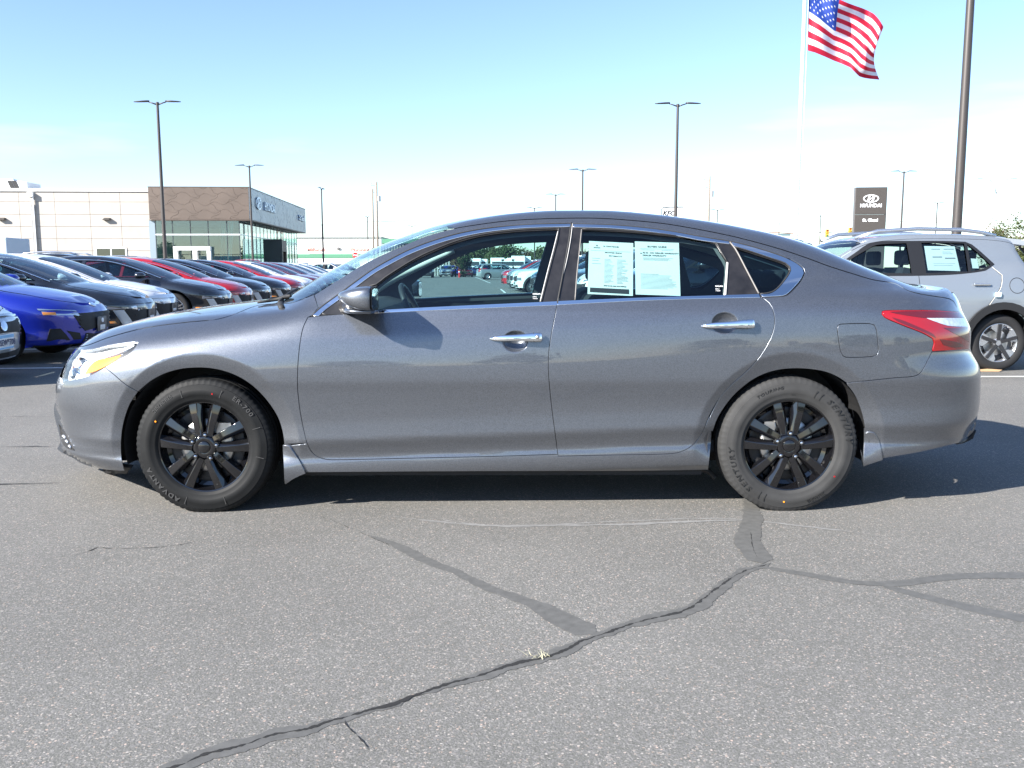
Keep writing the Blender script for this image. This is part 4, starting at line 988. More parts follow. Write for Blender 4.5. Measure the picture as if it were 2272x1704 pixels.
def make_vehicle(name, sp):
    """sp: D shape, hubs, wr (wheel radius), bot, top curve (x,z) nose->tail, wins list, header/rear glass limits, feats"""
    sh = Shape(sp['D']); root = thing(name, '', ''); del root['label']; del root['category']
    def B2(nm, loops, mat, s=.07, off=0, inset=.004, fl=.02, mirror=True, par=None, smooth=True, ray=yray, t=(.9, 2.0)):
        v, f, n = patch(sh, loops, ray, s, off, inset, fl, t=t, n=60, smooth=smooth)
        o = mesh(nm, v, f, mat, par or root, normals=n)
        if mirror: mesh(nm, v * [1, -1, 1], [q[::-1] for q in f], mat, par or root, normals=n * [1, -1, 1])
        return o
    (fx, rx), r = sp['hubs'], sp['wr']; ar = r + .055; zb = sp['bot']; top = sp['top']
    ra = math.degrees(math.asin((zb - r) / ar))
    loop = list(top) + [(top[-1][0] + .03, zb + .25), (top[-1][0] - .05, zb + .05)] + [(rx + ar * math.cos(R(ra)) + .0, zb)] + arcpts(rx, r, ar, ra, 180 - ra, 14)[0:] + arcpts(fx, r, ar, ra, 180 - ra, 14) + [(top[0][0] + .12, zb + .03), (top[0][0] + .01, zb + .18)]
    loop = seq([(a, b) for a, b in loop]) if False else [loop[i] for i in range(len(loop)) if i == 0 or abs(loop[i][0] - loop[i - 1][0]) + abs(loop[i][1] - loop[i - 1][1]) > .012]
    B2('body_side', [loop] + [w_ for w_ in sp['wins']], PAINT0, s=sp.get('s', .06))
    for w_ in sp['wins']: B2('side_window', [w_], sp.get('gm', M_bg_glass), s=.12, off=-.008, inset=-.01, fl=0)
    for nm, lp, mat, off in sp.get('side_feats', ()): B2(nm, [lp] + (list(sp['wins']) if nm == 'window_surround' else []), mat, s=.06, off=off, inset=0, fl=.01)
    # shell
    q = catmull(top, False, .035); o, d = yray(q); base, ok = sh.cast(o, d, .9, 2.0, 70)
    keep = [0]
    for i in range(1, len(base)):
        if base[i, 0] > base[keep[-1], 0] + .012: keep.append(i)
    base = base[keep]; N = len(base); zc = base[:, 2] - .42; a0 = np.arctan2(base[:, 2] - zc, -base[:, 1]); J = 18; V = []
    for j in range(J + 1):
        a = a0 + (math.pi / 2 - a0) * (j / J)**1.1; dr = np.stack([np.zeros(N), -np.cos(a), np.sin(a)], 1)
        V.append(sh.cast_in(np.stack([base[:, 0], np.zeros(N), zc], 1), dr, .05, 1.6))
    V = np.array(V); Pn = V.reshape(-1, 3); nr = sh.nrm(Pn); low, up, _ = sh.parts(*Pn.T); upm = (up < low).reshape(J + 1, N); G = {}
    x0, xh, x2, x3 = sp['glassx']
    for j in range(J):
        for i in range(N - 1):
            c = (V[j, i] + V[j + 1, i + 1]) / 2; x, h = c[0], abs(c[1]); u = upm[j, i] and upm[j + 1, i + 1]
            if u and x < xh + .12 * h * h and j >= 1: g = 'windscreen'
            elif u and x2 - .1 * h < x < x3 and h < sp.get('rgh', .55): g = 'rear_window'
            elif x < x0: g = 'bonnet'
            else: g = 'roof'
            G.setdefault(g, []).append((j * N + i, j * N + i + 1, (j + 1) * N + i + 1, (j + 1) * N + i))
    for g, ff in G.items():
        ff = np.array(ff); a, b, c = Pn[ff[:, 0]], Pn[ff[:, 1]], Pn[ff[:, 2]]; fl = (np.cross(b - a, c - a) * nr[ff[:, 0]]).sum(1) < 0; ff[fl] = ff[fl][:, ::-1]
        ids = np.unique(ff); mp_ = {k: i for i, k in enumerate(ids)}; m = len(ids); f1 = [tuple(mp_[k] for k in q_) for q_ in ff]
        v = np.concatenate([Pn[ids], Pn[ids] * [1, -1, 1]]); n = np.concatenate([nr[ids], nr[ids] * [1, -1, 1]])
        mesh(g, v, f1 + [tuple(k + m for k in q_[::-1]) for q_ in f1], M_bg_wind if g == 'windscreen' else M_bg_glass if g == 'rear_window' else (M_gloss if g == 'roof' and sp.get('black_roof') else PAINT0), root, normals=n)
    # fascias
    for nm, x_, sg, zs in (('front_bumper', -3.2, 1, sp['fz']), ('rear_bumper', 3.2, -1, sp['rz'])):
        W = sp.get('W', .9); ys = np.sin(np.linspace(-1, 1, 41) * 1.35) / math.sin(1.35) * W * .93; zz = np.linspace(*zs, 18)
        P0 = np.array([(x_, y, z) for z in zz for y in ys]); d = np.tile([[sg * 1., 0, 0]], (len(P0), 1)); p, ok = sh.cast(P0, d, 0, 2.0, 120); n = sh.nrm(p); p = p - n * .004; f = []
        for j in range(17):
            for i in range(40):
                q_ = (j * 41 + i, j * 41 + i + 1, (j + 1) * 41 + i + 1, (j + 1) * 41 + i)
                if all(ok[k] for k in q_): f.append(q_ if sg < 0 else q_[::-1])
        if f: mesh(nm, p, f, PAINT0, root, normals=n)
    for nm, lp, mat, off, sym in sp.get('front', ()):
        v, f, n = patch(sh, [lp], fray, .05, off, 0, .012, t=(0, 1.9), n=120, smooth=False)
        o = mesh(nm, v, f, mat, root, normals=n)
        if sym: mesh(nm, v * [1, -1, 1], [q_[::-1] for q_ in f], mat, root, normals=n * [1, -1, 1])
    for nm, lp, mat, off, sym in sp.get('rear', ()):
        v, f, n = patch(sh, [lp], rray, .06, off, 0, .012, t=(0, 1.9), n=120, smooth=False)
        o = mesh(nm, v, f, mat, root, normals=n)
        if sym: mesh(nm, v * [1, -1, 1], [q_[::-1] for q_ in f], mat, root, normals=n * [1, -1, 1])
    # wheels, arches, floor, seats, mirrors
    W = sp.get('W', .9)
    for x in (fx, rx):
        for s in (-1, 1):
            bg_wheel(root, x, s * (W - .125), r, sp.get('wheel', 'blade'), s)
            mb = MB(); n = 14
            for k in range(n + 1):
                a = R(-10 + 200 * k / n)
                for yy in (s * (W - .05), s * (W - .35)): mb.v.append((x + (ar + .01) * math.cos(a), yy, r + (ar + .01) * math.sin(a)))
            mb.f = [(2 * k, 2 * k + 1, 2 * k + 3, 2 * k + 2) for k in range(n)]; mb.v.append((x, s * (W - .35), r)); mb.f += [(2 * k + 1, len(mb.v) - 1, 2 * k + 3) for k in range(n)]
            mb.build('wheel_house', M_dark, root)
            if sp.get('clad'):
                pts = arcpts(x, r, ar + .035, -8, 188, 18); qq, _ = sh.cast(*yray(pts), .9, 2.0, 60); qq = qq + sh.nrm(qq) * .004
                if s > 0: qq = qq * [1, -1, 1]
                o_ = MB(); w2 = .045
                inn = arcpts(x, r, ar - .005, -8, 188, 18); ii, _ = sh.cast(*yray(inn), .9, 2.0, 60); ii = ii + sh.nrm(ii) * .012
                oo = arcpts(x, r, ar + .075, -8, 188, 18); oo_, _ = sh.cast(*yray(oo), .9, 2.0, 60); oo_ = oo_ + sh.nrm(oo_) * .012
                if s > 0: ii = ii * [1, -1, 1]; oo_ = oo_ * [1, -1, 1]
                o_.v = [tuple(p) for p in ii] + [tuple(p) for p in oo_]; m = len(ii); o_.f = [((i, i + 1, m + i + 1, m + i) if s < 0 else (i, m + i, m + i + 1, i + 1)) for i in range(m - 1)]
                c = o_.build('wheel_arch_trim', M_bg_clad, root); c.modifiers.new('s', 'SOLIDIFY').thickness = .03
    zf = sp.get('floor', .3); bz = sp['belt']
    MB().box((fx + .45, -W + .12, zb - .02), (rx - .45, W - .12, zb + .1)).box((fx - .5, -W + .3, zb + .02), (rx + .6, W - .3, zb + .12)).build('underbody', M_dark, root)
    MB().box((sp['dash'], -W + .14, zb), (sp['dash'] + .35, W - .14, bz - .03)).build('dashboard', M_intd, root)
    for (sx, wd) in sp['seats']:
        for y in ((-.38, .38) if wd < 1 else (0,)):
            st = MB().prism([(sx - .5, zb + .1), (sx + .1, zb + .1), (sx + .32, bz + .06), (sx + .2, bz + .08), (sx, zb + .32), (sx - .5, zb + .34)], (0, y - wd / 2, 0), (1, 0, 0), (0, 0, 1), (0, 1, 0), wd).build('seat', M_intd, root)
            for yy in ((y,) if wd < 1 else (-.4, .4)): bevel(MB().cbox((sx + .29, yy, bz + .19), (.1, .26, .17)).build('headrest', M_intd, st), .03, 2)
    mx_, mz_ = sp['mirror']
    for s in (-1, 1):
        rings = []
        for k, (xx, sc) in enumerate(((-.09, .35), (-.05, .85), (.03, 1), (.09, .95), (.1, .6))):
            rings.append([(mx_ + xx, s * (W + .085 + .11 * sc * math.cos(a)), mz_ + .07 * sc * math.sin(a)) for a in [2 * math.pi * j / 12 for j in range(12)]])
        mm = loft(rings); mb = mm.build('door_mirror', PAINT0, root, smooth=True); MB().box((mx_ - .03, s * (W - .06), mz_ - .06), (mx_ + .04, s * (W + .04), mz_ - .02)).build('mirror_arm', M_dark, mb)
    for dx in sp.get('seams', ()):
        p, _ = sh.cast(*yray(catmull(dx, False, .06)), .9, 2.0, 60); p = p + sh.nrm(p) * -.001
        for s in (1, -1): MB().tube(p * [1, s, 1], .004, 5).build('door_gap', M_dark, root)
    for (hx, hz) in sp.get('handles', ()):
        p, _ = sh.cast(*yray([(hx, hz)]), .9, 2.0, 60); p = p[0]
        for s in (1, -1):
            b_ = MB().box((hx - .10, (p[1] - .03) * s, hz - .014), (hx + .09, (p[1] - .012) * s, hz + .014)).build('door_handle', sp.get('hm', PAINT0), root); bevel(b_, .009, 2)
    for (cx_, cz_) in sp.get('chrome', ()): pass
    if 'chrome_line' in sp:
        p, _ = sh.cast(*yray(catmull(sp['chrome_line'], False, .06)), .9, 2.0, 60); p = p + sh.nrm(p) * .003
        for s in (1, -1): MB().tube(p * [1, s, 1], .009, 6).build('window_trim', M_chrome, root, smooth=True)
    if 'rails' in sp:
        for s in (1, -1):
            pts = [(x, s * y, z) for x, y, z in sp['rails']]; MB().tube(catmull([p for p in pts], False, .12) if False else pts, .022, 8).build('roof_rail', sp.get('rail_mat', M_alloy), root, smooth=True)
    root['_d'] = 0; del root['_d']
    return root, sh
def deps(o):
    out = [o]
    for c in o.children: out += deps(c)
    return out
def place(proto, x, y, rot, mat, label, cat, group=None, sc=1, first=False, name=None):
    o = proto if first else copy_tree(proto)
    o.location = (x, y, 0); o.rotation_euler = (0, 0, rot); o.scale = (sc, sc, sc)
    o['label'] = label; o['category'] = cat
    if group: o['group'] = group
    if name: o.name = name
    for c in deps(o):
        if c.type == 'MESH':
            for sl in c.material_slots:
                if sl.material in (PAINT0,) or (sl.link == 'OBJECT'): sl.link = 'OBJECT'; sl.material = mat
    return o
M_bg_glass = glass('grey_car_glass', (.42, .56, .60), ior=1.6)
M_bg_wind = glass('car_windscreen', (.52, .66, .70), ior=2.1)
M_bg_clad = P('black_cladding', (.011, .011, .012), .6)
M_head = P('headlamp_unit', (.35, .37, .42), .12, .6, coat=1)
M_plate = P('grey_plate_card', (.10, .09, .085), .5)
M_strut = P('satin_silver_trim', (.50, .58, .68), .3, .8)
pw = paint('white_paint', (.80, .80, .80), 0, .3, flake=0); pk = paint('black_paint', (.008, .009, .012), 0, .25, flake=0); pr = paint('red_paint', (.42, .010, .018), .2, .3, flake=0)
pdr = paint('dark_red_paint', (.16, .010, .02), .4, .3, flake=0); pb = paint('blue_paint', (.008, .022, .34), .35, .3, flake=0); ps = paint('silver_paint', (.52, .545, .58), .55, .34, flake=0)
pg_ = paint('light_grey_paint', (.24, .26, .27), .4, .35, flake=0); pn = paint('navy_paint', (.012, .03, .12), .4, .3, flake=0); pdg = paint('dark_grey_paint', (.05, .055, .06), .5, .3, flake=0)
# ---- fastback saloon
D_sed = dict(
    B=[(.1, .84), (.2, .885), (.3, .90), (.38, .885), (.5, .90), (.62, .922), (.72, .925), (.8, .915), (.88, .90), (.95, .87), (1.05, .82), (1.2, .75)],
    T=[(-2.6, .57), (-2.46, .66), (-2.38, .72), (-2.2, .805), (-1.9, .885), (-1.5, .955), (-1.1, .97), (-.7, .96), (0, .965), (1.0, .99), (1.8, 1.04), (2.2, 1.07), (2.36, 1.05), (2.5, .85)],
    R=[(-1.95, .72), (-1.5, .95), (-1.2, 1.09), (-.85, 1.235), (-.5, 1.35), (-.2, 1.415), (.1, 1.445), (.5, 1.455), (.9, 1.43), (1.3, 1.35), (1.7, 1.245), (2.05, 1.13), (2.25, 1.05), (2.6, .8)],
    xn=[(0, -2.2), (.18, -2.38), (.3, -2.44), (.5, -2.46), (.6, -2.45), (.68, -2.40), (.75, -2.30), (.9, -2.0)], xt=[(0, 2.2), (.3, 2.42), (.6, 2.46), (.8, 2.42), (1.0, 2.38), (1.1, 2.36)],
    G=[(-2, .72), (-1.0, .80), (-.3, .84), (.5, .85), (1.2, .82), (1.8, .74), (2.3, .62)], crown=[(-2.6, .10), (-1.2, .09), (-.6, 0), (1.2, 0), (2.4, .05)], kb=[(-2.6, .02), (1, .03), (1.6, .12), (2.6, .1)],
    zb=.97, lean=.42, lean2=.42, wc=(-.32, .3), wx=(-.7, 1.2), rc=.07, rg=.10, rt=.07, Ln=.85, nn=2.8)
sed = dict(D=D_sed, hubs=(-1.50, 1.34), wr=.335, bot=.20, W=.92, belt=.96, wheel='twin', s=.07,
    top=[(-2.36, .72), (-2.2, .765), (-1.9, .84), (-1.6, .895), (-1.4, .935), (-1.25, .99), (-1.1, 1.055), (-.85, 1.16), (-.5, 1.275), (-.15, 1.345), (.3, 1.375), (.7, 1.365), (1.1, 1.305), (1.5, 1.22), (1.8, 1.13), (2.1, 1.05), (2.3, 1.02)],
    wins=([(-1.05, .985), (-.78, 1.12), (-.45, 1.235), (-.12, 1.31), (.2, 1.335), (.28, 1.335), (.33, 1.0)], [(.40, 1.0), (.36, 1.333), (.75, 1.325), (1.1, 1.27), (1.45, 1.175), (1.72, 1.07), (1.45, 1.035)]),
    chrome_line=[(-1.22, .975), (-.85, 1.125), (-.5, 1.245), (-.15, 1.325), (.2, 1.35), (.55, 1.352), (1.0, 1.31), (1.4, 1.215), (1.8, 1.075)],
    glassx=(-1.3, -.32, 1.35, 2.1), fz=(.22, .70), rz=(.26, 1.0), dash=-1.2, seats=((.05, .5), (1.05, 1.3)), mirror=(-.92, 1.03),
    seams=([(-.98, .93), (-1.02, .6), (-.92, .28)], [(.35, .98), (.36, .6), (.38, .27)], [(1.3, 1.0), (1.22, .75), (1.0, .45)]), handles=((.18, .83), (1.12, .87)),
    front=(('lamp_band', [(-.86, .60), (-.86, .665), (.86, .665), (.86, .60)], M_gloss, .004, False),
        ('lower_grille', [(-.74, .30), (-.66, .56), (.66, .56), (.74, .30)], M_dark, .005, False), ('light_strip', [(-.8, .672), (-.8, .685), (.8, .685), (.8, .672)], M_gloss, .010, False),
        ('headlamp', [(.46, .54), (.48, .595), (.84, .60), (.84, .545)], M_head, .008, True), ('bumper_strut', [(.52, .28), (.70, .54), (.80, .54), (.66, .26)], M_strut, .02, True),
        ('turn_lens', [(.76, .34), (.77, .37), (.86, .37), (.86, .34)], M_amber, .01, True), ('grille_bar', [(-.5, .44), (-.5, .465), (.5, .465), (.5, .44)], M_trim, .012, False),
        ('grille_bar', [(-.55, .36), (-.55, .385), (.55, .385), (.55, .36)], M_trim, .012, False), ('grille_bar', [(-.45, .52), (-.45, .54), (.45, .54), (.45, .52)], M_strut, .012, False),
        ('plate', [(-.15, .37), (-.15, .53), (.15, .53), (.15, .37)], M_plate, .03, False), ('plate_print', [(-.09, .39), (-.09, .43), (.09, .43), (.09, .39)], M_whitepr, .032, False),
        ('emblem', [(.07 * math.cos(a), .715 + .018 * math.sin(a)) for a in [2 * math.pi * i / 12 for i in range(12)]], M_chrome, .008, False),
        ('chin_trim', [(-.8, .215), (-.8, .25), (.8, .25), (.8, .215)], M_bg_clad, .008, False)),
    rear=(('tail_lamp', [(-.85, .80), (-.85, .88), (.85, .88), (.85, .80)], M_red, .005, False),))
SED, SED_SH = make_vehicle('parked_saloon', sed)
# saloon with a faceted nose (blue)
sed2 = dict(sed); sed2['front'] = (
    ('grille', [(-.50, .46), (-.60, .61), (.60, .61), (.50, .46), (.40, .38), (-.40, .38)], M_dark, .005, False),
    ('headlamp', [(.50, .575), (.52, .615), (.84, .65), (.84, .60)], M_head, .008, True), ('turn_lens', [(.76, .60), (.76, .63), (.84, .635), (.84, .605)], M_amber, .012, True), ('lamp_brow', [(.52, .63), (.54, .645), (.85, .68), (.85, .66)], M_strut, .009, True),
    ('bumper_pocket', [(.62, .28), (.72, .43), (.79, .43), (.81, .28)], M_dark, .006, True), ('bumper_pocket', [(.46, .28), (.57, .28), (.66, .40), (.50, .36)], M_dark, .006, True),
    ('lower_grille', [(-.42, .24), (-.38, .35), (.38, .35), (.42, .24)], M_dark, .006, False), ('chin_trim', [(-.85, .205), (-.85, .235), (.85, .235), (.85, .205)], M_bg_clad, .008, False),
    ('plate', [(-.15, .36), (-.15, .54), (.15, .54), (.15, .36)], M_plate, .035, False), ('plate_print', [(-.08, .39), (-.08, .44), (.08, .44), (.08, .39)], M_whitepr, .038, False), ('plate_emblem', [(.035 * math.cos(a), .495 + .02 * math.sin(a)) for a in [2 * math.pi * i / 10 for i in range(10)]], M_whitepr, .038, False),
    ('emblem', [(.075 * math.cos(a), .70 + .024 * math.sin(a)) for a in [2 * math.pi * i / 14 for i in range(14)]], M_chrome, .01, False)) + tuple(('grille_bar', [(-.5, z), (-.5, z + .012), (.5, z + .012), (.5, z)], M_trim, .014, False) for z in (.42, .47, .52, .57)) + tuple(('grille_bar', [(-.38, z), (-.38, z + .01), (.38, z + .01), (.38, z)], M_strut, .012, False) for z in (.26, .29, .32))
SED2, _ = make_vehicle('parked_saloon', sed2)
sed3 = dict(sed); sed3['front'] = (
    ('grille', [(-.46, .48), (-.52, .64), (.52, .64), (.46, .48)], M_dark, .005, False), ('grille_surround', [(-.56, .645), (-.56, .672), (.56, .672), (.56, .645)], M_chrome, .012, False), ('grille_surround', [(-.5, .455), (-.5, .475), (.5, .475), (.5, .455)], M_chrome, .012, False),
    ('headlamp', [(.56, .54), (.60, .66), (.88, .68), (.88, .58)], M_head, .008, True), ('lower_grille', [(-.6, .22), (-.56, .34), (.56, .34), (.6, .22)], M_dark, .006, False),
    ('licence_plate', [(-.155, .34), (-.155, .49), (.155, .49), (.155, .34)], M_whitepr, .03, False), ('plate_band', [(-.15, .455), (-.15, .485), (.15, .485), (.15, .455)], P('sky_blue_print', (.25, .5, .75), .5), .032, False),
    ('plate_band', [(-.15, .345), (-.15, .362), (.15, .362), (.15, .345)], MATS['sky_blue_print'], .032, False),
    ('emblem', [(.06 * math.cos(a), .57 + .05 * math.sin(a)) for a in [2 * math.pi * i / 14 for i in range(14)]], M_chrome, .02, False)) + tuple(('grille_bar', [(-.48, z), (-.48, z + .014), (.48, z + .014), (.48, z)], M_chrome, .012, False) for z in (.51, .55, .59, .63))
SED3, sh3 = make_vehicle('parked_saloon', sed3)
mb = MB(); p, _ = sh3.cast(*fray([(0, .41)]), 0, 1.9, 120); px_ = p[0][0] - .036
add_text(mb, 'SEW*708', .085, (px_, 0, .405), (0, -1, 0), (0, 0, 1), (-1, 0, 0), .0008, bold=.001)
mb.build('plate_lettering', P('navy_print', (.02, .03, .10), .5), SED3)
def row(n, d0=11.8, x0=-5.36): # nose position of the n-th car of the left row, from the camera
    y = d0 + 2.6 * n; return y
noses = [(-1, 9.25, -5.27), (0, 11.8, -5.44), (1, 14.4, -5.82), (2, 17.0, -6.43), (3, 19.6, -6.17), (4, 22.2, -6.45), (5, 24.8, -6.69), (6, 27.4, -6.77), (7, 30.0, -6.94), (8, 32.6, -7.12), (9, 35.2, -7.3), (10, 37.8, -7.5), (11, 40.4, -7.7), (12, 43, -7.9), (13, 45.6, -8.1)]
lab = {-1: (SED3, ps, 'silver saloon with a white licence plate, cut off by the left edge of the photo'), 0: (SED2, pb, 'bright blue saloon, nearest complete car of the left row'), 1: (SED, pk, 'black saloon parked right beside the bright blue one'),
       2: (SED, pw, 'white saloon parked between two black ones, near end of the row'), 3: (SED, pk, 'black saloon with its front wheel in view, between the white and the first red saloon'), 4: (SED, pr, 'bright red saloon nearest the camera in the left row'),
       5: (SED, pk, 'black saloon right behind the nearest red saloon in the left row'), 6: (SED, pk, 'black saloon just before the second red saloon of the row'), 7: (SED, pr, 'second bright red saloon of the left row, beside a white one'),
       8: (SED, pw, 'white saloon far down the row, just past the second bright red one'), 9: (SED, pdr, 'dark red saloon far down the left row, beside a white saloon'), 10: (SED, pdr, 'farther of two dark red saloons side by side in the left row'),
       11: (SED, ps, 'silver saloon near the far end of the row, past the dark red ones'), 12: (SED, pw, 'white saloon near the far end of the row, past the silver one'), 13: (SED, pw, 'white saloon at the far end of the left row')}
used = set(); Lh = 2.46
for n, y, x in noses:
    pr_, m_, lb = lab[n]; a = LOT + math.pi
    place(pr_, x - Lh * CL, y - Lh * SL, a, m_, lb, 'car', 'saloons parked side by side in the left row', first=id(pr_) not in used); used.add(id(pr_))
# ---- small silver crossover
D_suv = dict(
    B=[(.1, .80), (.25, .855), (.4, .875), (.55, .885), (.7, .89), (.85, .885), (.95, .87), (1.05, .845), (1.12, .82), (1.3, .76)],
    T=[(-2.2, .70), (-2.02, .86), (-1.9, .95), (-1.6, 1.02), (-1.2, 1.06), (-.9, 1.08), (0, 1.08), (1.0, 1.12), (1.6, 1.15), (1.95, 1.10), (2.1, .9)],
    R=[(-1.6, .80), (-1.15, 1.05), (-.9, 1.19), (-.6, 1.35), (-.35, 1.465), (-.1, 1.52), (.3, 1.552), (.8, 1.55), (1.2, 1.535), (1.5, 1.51), (1.56, 1.48), (1.62, 1.38), (1.75, 1.15), (1.9, .8), (2.2, .5)],
    xn=[(0, -1.9), (.2, -1.98), (.4, -2.02), (.7, -2.02), (.85, -1.97), (.95, -1.85), (1.1, -1.5)], xt=[(0, 1.8), (.25, 1.92), (.5, 1.98), (.8, 1.97), (1.0, 1.93), (1.1, 1.88), (1.3, 1.8)],
    G=[(-2, .72), (-.9, .79), (-.3, .825), (.5, .835), (1.2, .81), (1.7, .76), (2.2, .7)], crown=[(-2.2, .10), (-1.0, .06), (-.6, 0), (2, 0)], kb=[(-2.2, .02), (1.0, .03), (1.5, .08), (2.2, .08)],
    zb=1.08, lean=.28, lean2=.30, wc=(-.30, .22), wx=(-.3, 1.2), rc=.055, rg=.09, rt=.08, Ln=.6, nn=2.8, Lt=.55, nt=3.2)
M_black_pillar = P('matt_black_pillar', (.010, .010, .011), .5)
sv = dict(D=D_suv, gm=glass('light_car_glass', (.66, .80, .82), ior=1.6), hubs=(-1.26, 1.26), wr=.322, bot=.24, W=.885, belt=1.08, wheel='blade', s=.06, clad=True,
    top=[(-1.96, .86), (-1.8, .91), (-1.5, .97), (-1.2, 1.0), (-1.0, 1.04), (-.85, 1.10), (-.6, 1.23), (-.3, 1.39), (-.1, 1.445), (.3, 1.475), (.9, 1.475), (1.3, 1.455), (1.5, 1.41), (1.58, 1.33), (1.66, 1.18), (1.78, 1.05)],
    wins=([(-.62, 1.11), (-.42, 1.25), (-.22, 1.36), (-.12, 1.405), (.22, 1.425), (.235, 1.09)], [(.40, 1.095), (.39, 1.427), (.6, 1.43), (.88, 1.42), (.88, 1.11)], [(.915, 1.112), (.915, 1.415), (1.03, 1.31), (1.15, 1.185), (1.06, 1.14)]),
    side_feats=(('window_surround', [(-.75, 1.07), (-.55, 1.20), (-.38, 1.31), (-.16, 1.43), (.3, 1.45), (.9, 1.44), (.97, 1.41), (1.2, 1.19), (1.08, 1.12), (.5, 1.07)], M_black_pillar, .004),
        ('sill_cladding', [(-.83, .25), (-.86, .42), (.86, .42), (.83, .25)], M_bg_clad, .012),),
    glassx=(-1.0, -.30, 1.56, 1.82), rgh=.66, fz=(.26, .86), rz=(.28, 1.1), dash=-1.0, seats=((.05, .5), (.8, 1.25)), mirror=(-.50, 1.13),
    seams=([(-.80, 1.05), (-.84, .7), (-.78, .45)], [(.29, 1.44), (.315, 1.06), (.33, .7), (.34, .44)], [(1.16, 1.16), (1.25, 1.07), (1.235, .95), (1.14, .80), (1.07, .70)]), handles=((.18, .94), (1.02, .97)), hm=M_alloy,
    rails=[(-.28, -.50, 1.49), (-.05, -.56, 1.565), (.4, -.575, 1.59), (.9, -.57, 1.58), (1.15, -.56, 1.55), (1.32, -.55, 1.51)],
    front=(('grille', [(-.5, .52), (-.6, .78), (.6, .78), (.5, .52)], M_dark, .006, False), ('headlamp', [(.56, .56), (.56, .70), (.80, .72), (.80, .56)], M_head, .01, True), ('lower_grille', [(-.6, .28), (-.6, .40), (.6, .40), (.6, .28)], M_bg_clad, .01, False),
        ('lamp_strip', [(.45, .80), (.45, .84), (.82, .84), (.82, .80)], M_head, .008, True), ('plate', [(-.15, .42), (-.15, .5), (.15, .5), (.15, .42)], M_plate, .03, False), ('emblem', [(.09 * math.cos(a), .82 + .04 * math.sin(a)) for a in [2 * math.pi * i / 12 for i in range(12)]], M_chrome, .015, False)) + tuple(('grille_bar', [(-.5, z), (-.5, z + .02), (.5, z + .02), (.5, z)], M_chrome, .014, False) for z in (.56, .63, .70)),
    rear=(('tail_lamp', [(.55, .80), (.55, .98), (.84, 1.02), (.84, .84)], M_red, .006, True), ('bumper_insert', [(-.8, .30), (-.8, .50), (.8, .50), (.8, .30)], M_bg_clad, .01, False), ('plate', [(-.15, .62), (-.15, .76), (.15, .76), (.15, .62)], M_plate, .015, False)))
SUV, SUV_SH = make_vehicle('silver_crossover', sv)
# things only the silver one has: window notices, fuel flap, guard, roof spoiler
sroot = copy_tree(SUV); sroot.name = 'silver_crossover'; SUV.name = 'parked_crossover'
def sp_patch(nm, lp, mat, off, par=sroot, s=.05, fl=.004, smooth=False):
    v, f, n = patch(SUV_SH, [lp], yray, s, off, 0, fl, t=(.9, 2.0), n=60, smooth=smooth); return mesh(nm, v, f, mat, par, normals=n)
pa = sp_patch('window_sticker', [(.43, 1.13), (.425, 1.40), (.775, 1.395), (.80, 1.12)], M_paper, -.012)
for (x_, z_, w_, h_) in ((.50, 1.36, .1, .008), (.64, 1.36, .12, .008), (.50, 1.27, .11, .012), (.64, 1.255, .12, .014), (.62, 1.31, .12, .004), (.62, 1.33, .1, .004), (.50, 1.2, .25, .003), (.5, 1.18, .22, .003)): sp_patch('printing', [(x_, z_), (x_, z_ + h_), (x_ + w_, z_ + h_), (x_ + w_, z_)], M_inkg, -.0108, pa, fl=0)
sp_patch('window_sticker', [(.945, 1.15), (.94, 1.26), (1.01, 1.255), (1.02, 1.15)], M_paper, -.012)
sp_patch('divider_bar', [(.888, 1.112), (.886, 1.34), (.902, 1.34), (.906, 1.112)], P('cream_strip', (.7, .68, .62), .5), .003)
c_ = [(1.42 + .085 * math.cos(a), .955 + .085 * math.sin(a)) for a in [2 * math.pi * i / 28 for i in range(28)]]
p, _ = SUV_SH.cast(*yray(c_), .9, 2.0, 60); MB().tube(p, .0035, 5, closed=True).build('fuel_flap', M_dark, sroot)
p, _ = SUV_SH.cast(*yray([(1.195, .855)]), .9, 2.0, 60); bevel(MB().cbox(tuple(p[0] + [0, -.015, 0]), (.07, .03, .055)).build('door_edge_guard', P('pale_blue_foam', (.55, .75, .85), .7), sroot), .01, 2)
p, _ = SUV_SH.cast(*yray(catmull([(1.16, 1.16), (1.25, 1.07), (1.235, .95), (1.14, .80), (1.07, .70)], False, .05)), .9, 2.0, 60); MB().tube(p + [.006, -.003, 0], .0028, 5).build('door_edge', P('cream_strip', (.7, .68, .62), .5), sroot)
MB().prism([(1.28, 1.50), (1.58, 1.47), (1.70, 1.43), (1.66, 1.40), (1.5, 1.42)], (0, -.60, 0), (1, 0, 0), (0, 0, 1), (0, 1, 0), 1.2).build('roof_spoiler', ps, sroot)
MB().prism([(1.52, 1.385), (1.63, 1.36), (1.80, 1.13), (1.74, 1.14)], (0, -.685, 0), (1, 0, 0), (0, 0, 1), (0, 1, 0), .02).build('rear_window_fin', M_gloss, sroot)
psv = paint('pale_silver_paint', (.235, .262, .29), .45, .42, flake=0)
place(sroot, 4.16, 10.78, R(2.2), psv, 'pale silver crossover with a white notice in its rear window, behind the sedan boot', 'car', first=True)
SUVG = 'crossovers parked in the row behind the sedan'
o = place(SUV, 3.75, 16.6, LOT, pk, 'black crossover with silver roof rails, behind the silver one', 'car', SUVG, 1.07, first=True)
rowx = lambda y: 2.85 - .065 * y
